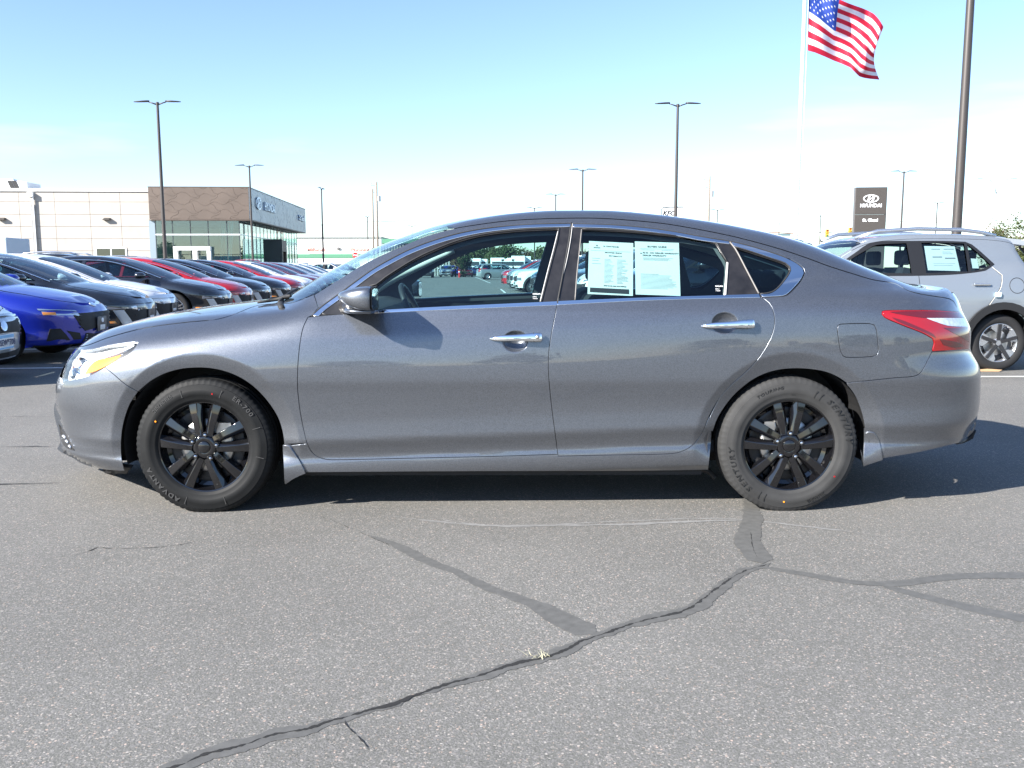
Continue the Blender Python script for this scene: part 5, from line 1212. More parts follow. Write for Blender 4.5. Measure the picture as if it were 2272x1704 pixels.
sl = [(20.6, pw, 'white crossover seen through the sedan rear door window, behind the notices'), (23.4, pdg, 'dark grey crossover next to the white one seen through the rear door window'), (44.8, pw, 'white crossover seen through the sedan front window, beside a grey one'),
      (47.6, pg_, 'pale grey crossover between a white and a red one, seen through the front window'), (53.5, pr, 'red crossover seen through the front window, end of its row'), (26.2, ps, 'silver crossover third from the near end of the hidden row'), (29, pk, 'black crossover in the middle of the hidden row'), (33, pk, 'black crossover near the middle of the hidden row, beyond another black one'), (41.9, pw, 'white crossover nearest the window edge in the front door window view')]
for y, m_, lb in sl: place(SUV, rowx(y) + 2.15, y + .15, LOT, m_, lb, 'car', SUVG, 1.07)
# far cars seen end-on and others behind
FG = 'cars parked in the far rows'
def far(px, dist, rot, m_, lb, proto=SUV, sc=1.05, cat='car'):
    x = (px - 1136) / FPX * dist; return place(proto, x, dist, rot, m_, lb, cat, FG, sc)
far(992, 128, R(92), ps, 'silver hatchback seen from behind through the front window, left of a dark one')
far(1036, 126, R(92), pdr, 'very dark red car seen from behind, in front of the cedar')
far(948, 118, R(92), pdg, 'dark grey car seen from behind at the left of the front window view')
far(1186, 112, R(186), pdr, 'dark red car beyond the minivan, far right of the front window view')
far(1060, 135, R(5), pn, 'blue car partly hidden behind the grey minivan')
far(1010, 140, R(184), pb, 'small blue car beside the red bollard')
far(705, 88, R(184.5), pn, 'navy blue car with roof rails in front of the home store', sc=1.1)
far(770, 96, R(184.5), pdg, 'dark car parked beyond the navy blue one')
far(735, 70, R(184.5), pw, 'white crossover beyond the far end of the saloon row')
far(612, 62, R(100), pdg, 'dark grey car parked beside the showroom entrance', SED, 1)
far(492, 60, R(100), pdg, 'dark grey crossover in front of the showroom doors')
far(180, 27, R(184.5), pk, 'black crossover with roof rails parked behind the white saloon')
far(318, 32, R(184.5), pk, 'black crossover with a long roof rail behind the black saloon', sc=1.02)
far(1690, 60, R(4.5), pdg, 'dark car beyond the boot lid of the sedan')
# ---- minivan
D_van = dict(D_suv); D_van['R'] = [(-2.0, .8), (-1.6, 1.0), (-1.2, 1.25), (-.8, 1.48), (-.4, 1.62), (.2, 1.69), (1.4, 1.68), (2.1, 1.62), (2.3, 1.5), (2.45, 1.15), (2.6, .8)]
D_van['T'] = [(-2.7, .6), (-2.5, .78), (-2.2, .92), (-1.6, 1.02), (-1, 1.04), (2.3, 1.06), (2.6, .9)]; D_van['xn'] = [(0, -2.4), (.4, -2.56), (.8, -2.45), (1.1, -2)]; D_van['xt'] = [(0, 2.4), (.4, 2.56), (1, 2.5), (1.3, 2.42), (1.7, 2.3)]
D_van['B'] = [(z, b + .09) for z, b in D_suv['B']]; D_van['G'] = [(-2, .8), (0, .93), (1.5, .93), (2.4, .86)]; D_van['zb'] = 1.04; D_van['lean'] = .2; D_van['wx'] = (-.3, 2.0)
vn = dict(D=D_van, hubs=(-1.58, 1.5), wr=.345, bot=.22, W=.98, belt=1.04, wheel='twin', s=.1,
    top=[(-2.4, .8), (-2.0, .92), (-1.5, .99), (-1.25, 1.09), (-.9, 1.3), (-.5, 1.5), (0, 1.59), (1.0, 1.61), (1.9, 1.58), (2.15, 1.5), (2.3, 1.2), (2.38, 1.05)],
    wins=([(-1.0, 1.1), (-.7, 1.3), (-.35, 1.5), (-.02, 1.54), (-.02, 1.08)], [(.08, 1.08), (.08, 1.55), (1.1, 1.56), (1.1, 1.09)], [(1.18, 1.09), (1.18, 1.55), (1.9, 1.53), (2.08, 1.2), (2.0, 1.1)]),
    glassx=(-1.35, -.5, 2.2, 2.42), rgh=.75, fz=(.26, .8), rz=(.28, 1.1), dash=-1.3, seats=((-.3, .5), (.7, 1.3)), mirror=(-.9, 1.14), handles=((-.1, .95), (.25, .95)), seams=([(.03, 1.5), (.03, .3)],),
    front=(('grille', [(-.4, .5), (-.4, .7), (.4, .7), (.4, .5)], M_dark, .006, False),), rear=(('tail_lamp', [(.6, .8), (.6, 1.2), (.9, 1.2), (.9, .85)], M_red, .01, True),))
VAN, _ = make_vehicle('minivan', vn)
place(VAN, (1110 - 1136) / FPX * 97, 97, R(180 + 12), pg_, 'pale grey minivan seen from the side through the sedan front window', 'minivan', first=True)
# ---- red pickup in front of the showroom
D_pu = dict(D_van); D_pu['R'] = [(-2.0, .8), (-1.2, 1.15), (-.9, 1.4), (-.5, 1.68), (-.2, 1.76), (.6, 1.76), (.85, 1.70), (.95, 1.4), (1.05, 1.1), (1.3, .6), (2.5, .5)]; D_pu['T'] = [(-2.8, .8), (-2.6, 1.0), (-2.0, 1.1), (-1, 1.15), (1.0, 1.16), (2.5, 1.16), (2.7, 1.0)]; D_pu['zb'] = 1.15; D_pu['wx'] = (-.2, .6)
pu = dict(vn); pu.update(D=D_pu, top=[(-2.4, .95), (-2.0, 1.02), (-1.3, 1.1), (-1.0, 1.25), (-.7, 1.5), (-.4, 1.64), (.0, 1.68), (.6, 1.68), (.8, 1.6), (.9, 1.3), (1.05, 1.12), (1.8, 1.12), (2.4, 1.1)], wins=([(-.82, 1.22), (-.6, 1.42), (-.35, 1.6), (.05, 1.62), (.05, 1.2)], [(.13, 1.2), (.13, 1.62), (.65, 1.6), (.75, 1.2)]),
    glassx=(-1.0, -.4, .75, 1.0), dash=-1.0, seats=((.1, .5),), mirror=(-.75, 1.27), wr=.39, seams=(), belt=1.16)
PU, _ = make_vehicle('pickup_truck', pu)
place(PU, (556 - 1136) / FPX * 57, 57, R(115), pr, 'red pickup truck parked in front of the showroom glass', 'pickup', first=True)
# ================================================================== place: buildings, poles, signs, trees
def at(px, py, Y):   # point on a photo sight line at distance Y
    d = CM @ np.array([(px - 1136) / FPX, (852 - py) / FPX, -1.0]); t = Y / d[1]
    return np.array([d[0] * t, Y, CAM_H + d[2] * t])
HZ = lambda px: 596 - (px - 1136) * .00227
M_pole = P('bronze_pole_paint', (.060, .052, .048), .45, .3)
M_poleg = P('galvanised_pole', (.34, .35, .36), .5, .4)
M_conc = P('concrete', (.36, .35, .33), .9, var=.15, vscale=3)
def lamp_post(px, ytop, label, rot=0, H=9.0, D=None, sgl=False, mat=M_pole, r=.098):
    D = D or (H - CAM_H) / (at(px, ytop, 1)[2] - CAM_H); X = at(px, ytop if ytop > 10 else HZ(px) - 60, D)[0]
    root = thing('lamp_post', label, 'lamp post', (X, D, 0), rot, 'parking lot lamp posts')
    MB().lathe([(.28, 0), (.28, .55), (0, .56)], n=20, axis='z').build('base', M_conc, root)
    MB().lathe([(r, .5), (r * .62, H - .15), (r * .75, H - .14), (r * .75, H - .02), (0, H)], n=16, axis='z').build('pole', mat, root, smooth=True).data.set_sharp_from_angle(angle=R(40))
    for s in ((1,) if sgl else (-1, 1)):
        MB().tube([(s * .05, 0, H - .12), (s * .22, 0, H - .06), (s * .42, 0, H - .0)], [.035, .03, .025], 8).build('arm', mat, root, smooth=True)
        h = MB(); prof = [(.38, .03, .05), (.5, .09, .06), (.7, .13, .05), (.95, .13, .035), (1.1, .06, .02)]
        rings = [[(s * x, w_ * math.cos(2 * math.pi * j / 12), H + .02 - .03 * (x - .4) + t * (.5 if math.sin(2 * math.pi * j / 12) < 0 else 1) * math.sin(2 * math.pi * j / 12)) for j in range(12)] for x, w_, t in prof]
        loft(rings).build('lamp_head', mat, root, smooth=True)
    return root
lamp_post(349, 226, 'tall dark twin-head lamp post in front of the showroom, leftmost of all')
lamp_post(553, 367, 'dark twin-head lamp post at the corner of the showroom')
lamp_post(713, 418, 'thin dark lamp post right of the showroom, its heads seen end-on', rot=R(88))
lamp_post(815, 481, 'small distant lamp post just left of the utility pole', rot=R(80))
lamp_post(914, 501, 'tiny distant twin-head lamp post above the sedan windscreen')
lamp_post(1186, 461, 'small twin-head lamp post just showing above the sedan roof, leftmost there', rot=R(4))
lamp_post(1233, 431, 'middle-sized twin-head lamp post second from the left above the sedan roof')
lamp_post(1293, 376, 'twin-head lamp post third from the left above the sedan roof')
lamp_post(1504, 230, 'tall twin-head lamp post in front of the fried chicken sign')
lamp_post(1592, 465, 'small twin-head lamp post right of the wooden utility pole')
lamp_post(1821, 479, 'tiny lamp post between the flagpole and the pylon sign', rot=R(70))
lamp_post(1729, 493, 'tiny single-arm lamp post left of the flagpole', rot=R(180), sgl=True)
lamp_post(2006, 380, 'twin-head lamp post just right of the brown pylon sign')
lamp_post(2080, 449, 'small lamp post between the pylon sign and the thick pole', rot=R(20))
lamp_post(2121, 0, 'thick brown lamp post at the right, its top out of the photo', D=17.3, r=.095)
# ---- curved road lamp, utility poles, wires
def road_lamp(px, ytop, D, label):
    X = at(px, 540, D)[0]; H = at(px, ytop, D)[2]; root = thing('road_lamp', label, 'lamp post', (X, D, 0))
    MB().tube([(0, 0, 0), (0, 0, H * .85)], [.10, .06], 10).build('pole', M_poleg, root, smooth=True)
    for s in (-1, 1):
        MB().tube([(0, 0, H * .84), (s * .25, 0, H * .93), (s * .8, 0, H * .985), (s * 1.8, 0, H), ], [.05, .045, .04, .03], 8).build('arm', M_poleg, root, smooth=True)
        bevel(MB().cbox((s * 2.05, 0, H), (.6, .2, .09)).build('lamp_head', M_poleg, root), .03, 2)
road_lamp(2203, 396, 108, 'thin grey road lamp with two curved arms at the far right')
def upole(px, ytop, D, label, second=0):
    X = at(px, 540, D)[0]; H = at(px, ytop, D)[2]; root = thing('utility_pole', label, 'utility pole', (X, D, 0))
    M_wood = P('weathered_pole_wood', (.22, .19, .16), .9, var=.25)
    MB().tube([(0, 0, 0), (0, 0, H)], [.17, .11], 10).build('pole', M_wood, root, smooth=True)
    if second: MB().tube([(second, 0, 0), (second, 0, H * .93)], [.15, .1], 10).build('pole', M_wood, root, smooth=True)
    for z, l in ((H - .5, .7), (H - 1.4, .5)):
        MB().tube([(-l, 0, z + .1), (0, 0, z)], .03, 6).build('insulator_arm', M_wood, root)
        MB().lathe([(0, z), (.06, z), (.04, z + .12), (.06, z + .2), (0, z + .3)], c=(-l, 0, .1), n=8, axis='z').build('insulator', M_poleg, root)
    MB().lathe([(.22, H * .8), (.22, H * .8 + .7), (0, H * .8 + .75)], c=(.3, 0, 0), n=12, axis='z').build('transformer', M_poleg, root)
upole(838, 404, 120, 'twin wooden utility pole left of the sedan roof', -.55)
upole(1571, 391, 110, 'wooden utility pole above the sedan roof, right of the tall lamp post')
def wire(pts, D, label, r=.022):
    q = catmull(pts, False, 40); v = [at(a, b, d_) for (a, b), d_ in zip(q, np.linspace(D[0], D[1], len(q)))]
    o = MB().tube(v, r, 5).build('overhead_wire', P('wire_black', (.05, .05, .05), .6)); tag(o, label, 'wire', 'overhead wires')
wire([(688, 501), (760, 496), (838, 491), (940, 488.5), (1036, 488), (1200, 482)], (120, 120), 'thin overhead wire crossing from the showroom to behind the sedan roof')
wire([(838, 491), (1100, 493), (1390, 471), (1571, 454), (1700, 462), (1880, 486), (2272, 498)], (120, 112), 'thin overhead wire running right past the wooden pole', .018)
# ---- flag
fp = at(1765, 540, 38)
o = thing('flagpole', 'tall white flagpole carrying the large national flag', 'flagpole', (fp[0], 38, 0))
MB().lathe([(.095, 0), (.062, 14.2), (0, 14.25)], n=16, axis='z').build('pole', P('white_pole', (.66, .67, .68), .35), o, smooth=True)
MB().lathe([(.14, 14.2), (.14, 14.45), (0, 14.5)], n=16, axis='z').build('finial', P('gold_ball', (.7, .5, .15), .3, .8), o, smooth=True)
MB().tube([(.12, -.05, 2), (.14, -.05, 9.3), (.13, -.05, 14.1)], .012, 5).build('halyard', P('white_rope', (.7, .7, .68), .8), o)
M_fr, M_fw, M_fb = P('flag_red', (.50, .008, .04), .7), P('flag_white', (.72, .74, .80), .7), P('flag_blue', (.012, .05, .30), .7)
for m_ in (M_fr, M_fw, M_fb):
    n_ = m_.node_tree; b_ = n_.nodes['Principled BSDF']; t_ = n_.nodes.new('ShaderNodeBsdfTranslucent'); t_.inputs[0].default_value = b_.inputs['Base Color'].default_value
    x_ = n_.nodes.new('ShaderNodeMixShader'); x_.inputs[0].default_value = .4; n_.links.new(b_.outputs[0], x_.inputs[1]); n_.links.new(t_.outputs[0], x_.inputs[2]); n_.links.new(x_.outputs[0], n_.nodes['Material Output'].inputs[0])
FT = np.array([(0, 1796, -78), (.2, 1822, -52), (.38, 1858, -6), (.6, 1900, 18), (.8, 1935, 36), (1, 1958, 54)], float); FBm = np.array([(0, 1792, 112), (.15, 1808, 117), (.38, 1850, 136), (.6, 1884, 146), (.75, 1908, 165), (1, 1954, 181)], float)
def flagp(u, v, off=0):
    a = [np.interp(u, FT[:, 0], FT[:, k]) for k in (1, 2)]; b = [np.interp(u, FBm[:, 0], FBm[:, k]) for k in (1, 2)]
    x = a[0] + (b[0] - a[0]) * v; y = a[1] + (b[1] - a[1]) * v
    x += -12 * math.sin(math.pi * v) * u * u + 5 * math.sin(9 * u + 3 * v) * u; y += 10 * math.sin(2 * math.pi * (u * 1.1 + .5 * v)) * u * (1 - .3 * v)
    Y = 38 - .02 + .55 * u * math.sin(2 * math.pi * (1.6 * u + .55 * v + .1)) + .22 * u * math.sin(2 * math.pi * (3.1 * u - 1.2 * v)) + off
    return at(x, y, Y)
NU, NV = 66, 52; V = [flagp(i / NU, j / NV) for j in range(NV + 1) for i in range(NU + 1)]
me_f = []; mi = []
for j in range(NV):
    for i in range(NU):
        me_f.append((j * (NU + 1) + i, (j + 1) * (NU + 1) + i, (j + 1) * (NU + 1) + i + 1, j * (NU + 1) + i + 1))
        st = j // 4; mi.append(2 if (i < NU * .4 and st < 7) else (0 if st % 2 == 0 else 1))
fl = thing('flag', 'large stars and stripes flag flying from the white pole', 'flag', tuple(at(1796, 20, 38)))
inv = np.array(fl.location)
fc = mesh('cloth', [p - inv for p in V], me_f, [M_fr, M_fw, M_fb], fl, smooth=True)
for p_, m_ in zip(fc.data.polygons, mi): p_.material_index = m_
sm = MB()
for r_ in range(9):
    for c_ in range(6 if r_ % 2 == 0 else 5):
        uc = (.4 / 12) * (1 + 2 * c_ + (r_ % 2)); vc = (7 / 13 / 10) * (1 + r_)
        for off in (-.012, .012):
            pts = [flagp(uc + (.0145 if k % 2 == 0 else .0058) * math.sin(math.pi * k / 5), vc - (.020 if k % 2 == 0 else .008) * math.cos(math.pi * k / 5), off) - inv for k in range(10)]
            k0 = len(sm.v); sm.v += [tuple(p) for p in pts]; sm.f.append(tuple(range(k0, k0 + 10)))
so = sm.build('stars', M_fw, fl); so['kind'] = 'stuff'
# ---- pylon sign
M_brown = P('bronze_panel', (.085, .074, .066), .45, .35); M_brown2 = P('bronze_panel_edge', (.16, .15, .15), .45, .3)
pc = at(1926, 540, 70); w_ = 2.26
o = thing('pylon_sign', 'dark brown pylon sign with a white oval emblem and lettering', 'sign', (pc[0], 70, 0), R(-6))
zt = at(1926, 416, 70)[2]; zm = at(1926, 476, 70)[2]
MB().box((-w_ / 2, -.28, zm + .02), (w_ / 2, .28, zt)).build('upper_panel', M_brown, o); MB().box((-w_ / 2, -.28, .2), (w_ / 2, .28, zm - .02)).build('lower_panel', M_brown, o)
MB().box((-w_ / 2 - .06, -.2, 0), (-w_ / 2 - .003, .2, zt)).box((w_ / 2 + .003, -.2, 0), (w_ / 2 + .06, .2, zt)).build('side_frame', M_brown2, o)
def emblem(par, c, u, v, n, a, mat):   # slanted letter in an oval ring
    c, u, v, n = map(Vector, (c, u, v, n)); mb = MB(); N = 36
    def P3(x, y, z): return c + u * x + v * y + n * z
    k = len(mb.v)
    for i in range(N):
        t = 2 * math.pi * i / N
        for s_, z in ((1, 0), (1, .05), (.84, .05), (.84, 0)): mb.v.append(tuple(P3(a * s_ * math.cos(t), a * .52 * s_ * (.96 if s_ < 1 else 1) * math.sin(t), z)))
    for i in range(N):
        j = (i + 1) % N
        for q in range(3): mb.f.append((k + i * 4 + q, k + i * 4 + q + 1, k + j * 4 + q + 1, k + j * 4 + q))
    mb.build('emblem_ring', mat, par)
    lt = MB(); pl = [(-.50, -.42), (-.26, -.44), (-.10, -.10), (.14, .02), (.20, -.02), (.02, -.46), (.28, -.42), (.56, .40), (.30, .44), (.12, .12), (-.12, .0), (-.18, .04), (-.02, .46), (-.28, .42)]
    lt.prism([(x * a, y * a) for x, y in pl], c, u, v, n, .05); lt.build('emblem_letter', mat, par)
M_wp = P('white_sign_acrylic', (.85, .87, .9), .3)
emblem(o, (-.02, -.281, zt - (zt - zm) * .42), (1, 0, 0), (0, 0, 1), (0, -1, 0), .58, M_wp)
mb = MB(); add_text(mb, 'HYUNDAI', .36, (0, -.281, zt - (zt - zm) * .68), (1, 0, 0), (0, 0, 1), (0, -1, 0), .02, bold=.012); mb.build('lettering', M_wp, o)
mb = MB(); add_text(mb, 'St. Cloud', .30, (0, -.281, zm - .45), (1, 0, 0), (0, 0, 1), (0, -1, 0), .02, bold=.014); mb.build('lettering', M_wp, o)
# ---- fried chicken sign
pc = at(1491, 540, 150); zt = at(1491, 460, 150)[2]
o = thing('pole_sign', 'pale pole sign with black letters, just above the sedan roof', 'sign', (pc[0], 150, 0))
M_sf = P('pale_sign_face', (.8, .82, .82), .5)
bevel(MB().box((-1.85, -.15, zt - 3), (1.85, .15, zt)).build('sign_face', M_sf, o), .12, 3)
MB().tube([(-1.85, -.17, zt - 3), (-1.85, -.17, zt - .25), (-1.6, -.17, zt), (1.6, -.17, zt), (1.85, -.17, zt - .25), (1.85, -.17, zt - 3)], .05, 6).build('sign_border', M_pole, o)
mb = MB(); add_text(mb, 'KFC', 1.05, (-.75, -.17, zt - 1.0), (1, 0, 0), (0, 0, 1), (0, -1, 0), .02, shear=.3, bold=.03); mb.build('lettering', M_ink, o)
MB().tube([(0, 0, 0), (0, 0, zt - 3)], .25, 10).build('pole', M_poleg, o)
# ---- stop sign
pc = at(788.5, 566.5, 112)
o = thing('stop_sign', 'small red octagonal stop sign in front of the home store', 'sign', (pc[0], 112, 0))
MB().tube([(0, .03, 0), (0, .03, pc[2])], .03, 6).build('post', M_poleg, o)
oc = [(.38 * math.cos(R(22.5 + 45 * k)), .38 * math.sin(R(22.5 + 45 * k))) for k in range(8)]
MB().prism(oc, (0, 0, pc[2]), (1, 0, 0), (0, 0, 1), (0, -1, 0), .02).build('sign_face', P('stop_red', (.5, .02, .02), .4), o)
mb = MB(); add_text(mb, 'STOP', .26, (0, -.021, pc[2]), (1, 0, 0), (0, 0, 1), (0, -1, 0), .004, bold=.006); mb.build('lettering', M_wp, o)
# ---- traffic signals on a mast arm, road sign gantry
pa_, pb_ = at(1770, 517, 150), at(1905, 513, 150)
o = thing('signal_mast', 'long mast arm carrying the yellow traffic signals left of the pylon sign', 'mast', (pb_[0] + 2, 150, 0))
loc = np.array(o.location)
MB().tube([(0, 0, 0), (0, 0, pb_[2] + .3)], .16, 10).build('pole', M_poleg, o); MB().tube([(0, 0, pb_[2]), tuple(pa_ - loc)], [.1, .06], 8).build('mast_arm', M_poleg, o)
for px, py, lb in ((1835, 518, 'yellow traffic signal hanging left of the pylon sign, the nearer to the flagpole'), (1886, 514, 'yellow traffic signal hanging right beside the pylon sign')):
    c = at(px, py, 149.6); s_ = thing('traffic_signal', lb, 'traffic light', tuple(c)); h = 1.35
    bevel(MB().cbox((0, 0, 0), (.55, .3, h)).build('housing', P('signal_yellow', (.55, .38, .05), .5), s_), .04, 2)
    for k, cc in ((1, (.3, .02, .02)), (0, (.4, .25, .02)), (-1, (.03, .2, .08))):
        MB().lathe([(0, -.17), (.13, -.16), (.15, -.15)], c=(0, 0, k * .42), n=14).build('signal_lens', P('lens_%s' % 'gar'[k + 1].replace('g', 'green').replace('a', 'amber') if k < 1 else 'lens_red', cc, .3), s_)
        MB().tube([(-.17, -.16, k * .42 - .05), (-.12, -.2, k * .42 + .15), (.12, -.2, k * .42 + .15), (.17, -.16, k * .42 - .05)], .02, 5).build('visor', M_dark, s_)
pa_, pb_ = at(1705, 515, 170), at(1762, 518, 170)
o = thing('road_sign_gantry', 'thin overhead road sign gantry left of the flagpole', 'sign', (pa_[0], 170, 0)); loc = np.array(o.location)
MB().tube([(0, 0, 0), (0, 0, pa_[2] + 1)], .15, 8).build('pole', M_poleg, o); MB().tube([(0, 0, pa_[2]), tuple(pb_ - loc)], .1, 8).build('beam', P('dull_red_steel', (.30, .18, .14), .7), o)
c = at(1740, 521, 169.8) - loc; MB().cbox(tuple(c), (2.4, .08, .42)).build('sign_board', P('green_grey_sign', (.12, .18, .2), .5), o)
# ---- dealership
BA = R(3.5); bc, bs = math.cos(BA), math.sin(BA); C0 = np.array([-20.45, 70.8, 0])
bld = thing('dealership_building', 'beige dealership block with a brown upper box and glass showroom at its right end', 'building', tuple(C0), BA)
def s_of(px, yl): # local x on the plane y=yl under a photo column
    k = (px - 1136) / FPX; return (k * (C0[1] + yl * bc) - C0[0] + yl * bs) / (bc - k * bs)
M_beige = P('beige_precast', (.41, .375, .335), .85, var=.06, vscale=1.5, bump=.1, bscale=14); M_joint = P('panel_joint', (.31, .29, .265), .9)
M_bbrown = P('bronze_cladding', (.125, .096, .078), .5, .25, var=.12, vscale=.6); M_bshade = P('shaded_blue_cladding', (.34, .39, .42), .42, .3, var=.08, vscale=.8)  # side plates: bluish cast of the shaded face put into their colour
M_shop = glass('showroom_glass', (.70, .88, .88), ior=1.9); M_alu = P('white_aluminium', (.75, .77, .78), .4, .1); M_mull = P('dark_mullion', (.03, .04, .045), .4)
wy = 1.0; xl = -46.0; xr = s_of(356, wy)
MB().box((xl, wy + .06, 0), (xr, 24, 7.18)).build('wall_core', M_joint, bld); MB().box((xl - .1, wy - .10, 7.2), (xr, 24.1, 7.42)).build('coping', P('white_coping', (.8, .8, .78), .6), bld)
hz_ = [7.18, 6.40, 5.44, 4.50, 3.56, 2.62, 1.68, .74, 0]; vs = [s_of(p, wy) for p in (-180, -98, -18, 62, 139.5, 215.6, 282.6, 351)]; vs = [xl, xl + 5.5, xl + 8.4] + [v for v in vs if v > xl + 8.6]
wins_ = [(s_of(17, wy), s_of(71, wy), .2, 3.43), (s_of(224, wy), s_of(290, wy), .9, 2.84)]
for i in range(len(vs) - 1):
    for j in range(len(hz_) - 1):
        x0, x1, z1, z0 = vs[i] + .012, vs[i + 1] - .012, hz_[j] - .012, hz_[j + 1] + .012
        MB().box((x0, wy, z0), (x1, wy + .07, z1)).build('wall_panel', M_beige, bld)
for (x0, x1, z0, z1), nx, nz in ((wins_[0], 3, 4), (wins_[1], 2, 1)):
    f_ = MB(); f_.box((x0 - .06, wy - .05, z0), (x0 + .06, wy + .0, z1)).box((x1 - .06, wy - .05, z0), (x1 + .06, wy, z1)).box((x0, wy - .05, z1 - .06), (x1, wy, z1 + .06))
    for k in range(1, nx): xx = x0 + (x1 - x0) * k / nx; f_.box((xx - .05, wy - .04, z0), (xx + .05, wy, z1))
    for k in range(1, nz): zz = z0 + (z1 - z0) * k / nz; f_.box((x0, wy - .045, zz - .05), (x1, wy, zz + .05))
    w1 = f_.build('window', M_alu, bld)
    for a_ in range(nx):
        for b_ in range(nz):
            MB().box((x0 + (x1 - x0) * a_ / nx + .03, wy - .02, z0 + (z1 - z0) * b_ / nz + .03), (x0 + (x1 - x0) * (a_ + 1) / nx - .03, wy - .004, z0 + (z1 - z0) * (b_ + 1) / nz - .03)).build('pane', P('dark_window_pane', (.02, .03, .025), .08, coat=1), w1)
for px in (23, 252):
    x = s_of(px, wy); b_ = MB().prism([(-.28, 0), (-.1, .16), (.28, .16), (.28, 0)], (x, wy - .30, 5.0), (1, 0, 0), (0, 0, 1), (0, 1, 0), .3).build('wall_light', M_brown, bld)
x = s_of(93.5, wy); MB().box((x - .28, wy - .34, 6.78), (x + .12, wy - .003, 7.12)).build('gutter_box', M_alu, bld)
dp = MB().box((x, wy - .20, .0), (x + .10, wy - .08, 6.8)); dp.build('downpipe', M_alu, bld)
for k in range(7): MB().box((x - .16, wy - .14, 5.9 - k * .9), (x + .001, wy - .003, 5.95 - k * .9)).build('pipe_bracket', M_alu, bld)
MB().box((x - .16, wy - .15, 0), (x - .10, wy - .09, 6.3)).build('conduit', M_poleg, bld)
# roof plant
ru = MB().prism([(s_of(3, 4), 0), (s_of(3, 4), .95), (s_of(60, 4), .95), (s_of(66, 4), .6), (s_of(70, 4), .85), (s_of(90, 4), .72), (s_of(90, 4), 0)], (0, 3.4, 7.42), (1, 0, 0), (0, 0, 1), (0, 1, 0), 2.4).build('roof_unit', P('grey_sheet_metal', (.55, .56, .57), .5), bld)
for k in (43, 53): MB().prism([(0, .1), (-.28, .8), (.05, .8), (.33, .1)], (s_of(k + 5, 3.4), 3.395, 7.42), (1, 0, 0), (0, 0, 1), (0, -1, 0), .02).build('louvre', M_dark, ru)
# upper box
bx0 = s_of(344, 0); L_ = 26.3; z0, z1 = 4.98, 7.52
MB().box((bx0 + .05, .05, z0 + .05), (-.05, L_ - .05, z1 - .05)).build('upper_box_core', P('dark_joint', (.10, .08, .066), .8), bld); MB().box((bx0, 0, z0 - .05), (0, L_, z0 + .02)).box((bx0, 0, z1 - .06), (0, L_, z1)).build('upper_box_edge', M_bbrown, bld)
# cladding of large curved shingles, each its own plate
def wavy_cells(W, H, nx, nz, amp=.28):
    rr2 = random.Random(5); gx = lambda i, j: (i + .5 * (j % 2)) * W / nx
    def vert(i, j): return (gx(i, j) + .10 * math.sin(i * 2.3 + j), H * j / nz + amp * .5 * (-1 if (i + j) % 2 else 1) * .5)
    out = []
    for j in range(-1, nz + 1):
        for i in range(-2, nx + 1):
            a, b = vert(i, j), vert(i + 1, j); c, d = vert(i + 1, j + 1), vert(i, j + 1)
            loop = []
            for p, q, s_ in ((a, b, 1), (b, c, 1), (c, d, 1), (d, a, 1)):
                for k in range(5):
                    t = k / 5; dx, dz = q[0] - p[0], q[1] - p[1]; w2 = .11 * math.sin(2 * math.pi * t) * s_; loop.append((p[0] + dx * t - dz * w2, p[1] + dz * t + dx * w2))
            out.append(loop)
    return out
def clip_poly(pl, x0, x1, y0, y1):
    for ax, lim, sg in ((0, x0, 1), (0, x1, -1), (1, y0, 1), (1, y1, -1)):
        o_ = []
        for i in range(len(pl)):
            a, b = pl[i - 1], pl[i]; ia, ib = (a[ax] - lim) * sg >= 0, (b[ax] - lim) * sg >= 0
            if ia != ib: t = (lim - a[ax]) / (b[ax] - a[ax]); o_.append((a[0] + (b[0] - a[0]) * t, a[1] + (b[1] - a[1]) * t))
            if ib: o_.append(b)
        pl = o_
        if len(pl) < 3: return []
    return pl
rr3 = random.Random(9)
def shrink(pl, d):
    q = np.array(pl); s_ = 1 if area2(q) > 0 else -1; return q - s_ * lnorm(q) * d
for loop in wavy_cells(-bx0, z1 - z0, 5, 4):
    pl = clip_poly(loop, .02, -bx0 - .02, .03, z1 - z0 - .07)
    if len(pl) > 3: q = shrink(pl, .008); MB().prism([tuple(p) for p in q], (bx0, .05 - rr3.uniform(.035, .05), z0), (1, 0, 0), (0, 0, 1), (0, 1, 0), .03).build('cladding_plate', M_bbrown, bld)
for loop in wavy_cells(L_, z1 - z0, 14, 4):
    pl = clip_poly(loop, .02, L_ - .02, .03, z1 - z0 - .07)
    if len(pl) > 3: q = shrink(pl, .008); MB().prism([tuple(p) for p in q], (-.05 + rr3.uniform(.035, .05), 0, z0), (0, 1, 0), (0, 0, 1), (-1, 0, 0), .03).build('cladding_plate', M_bshade, bld)
emblem(bld, (.06, 3.1, 6.45), (0, 1, 0), (0, 0, 1), (1, 0, 0), .95, P('brushed_blue_steel', (.35, .45, .6), .25, .7))
mb = MB(); add_text(mb, 'HYUNDAI', .95, (.05, 7.3, 6.35), (0, 1, 0), (0, 0, 1), (1, 0, 0), .08, bold=.02); mb.build('lettering', MATS['brushed_blue_steel'], bld)
mb = MB(); add_text(mb, 'St. Cloud', .75, (.05, 23.2, 6.35), (0, 1, 0), (0, 0, 1), (1, 0, 0), .08, bold=.02); mb.build('lettering', MATS['brushed_blue_steel'], bld)
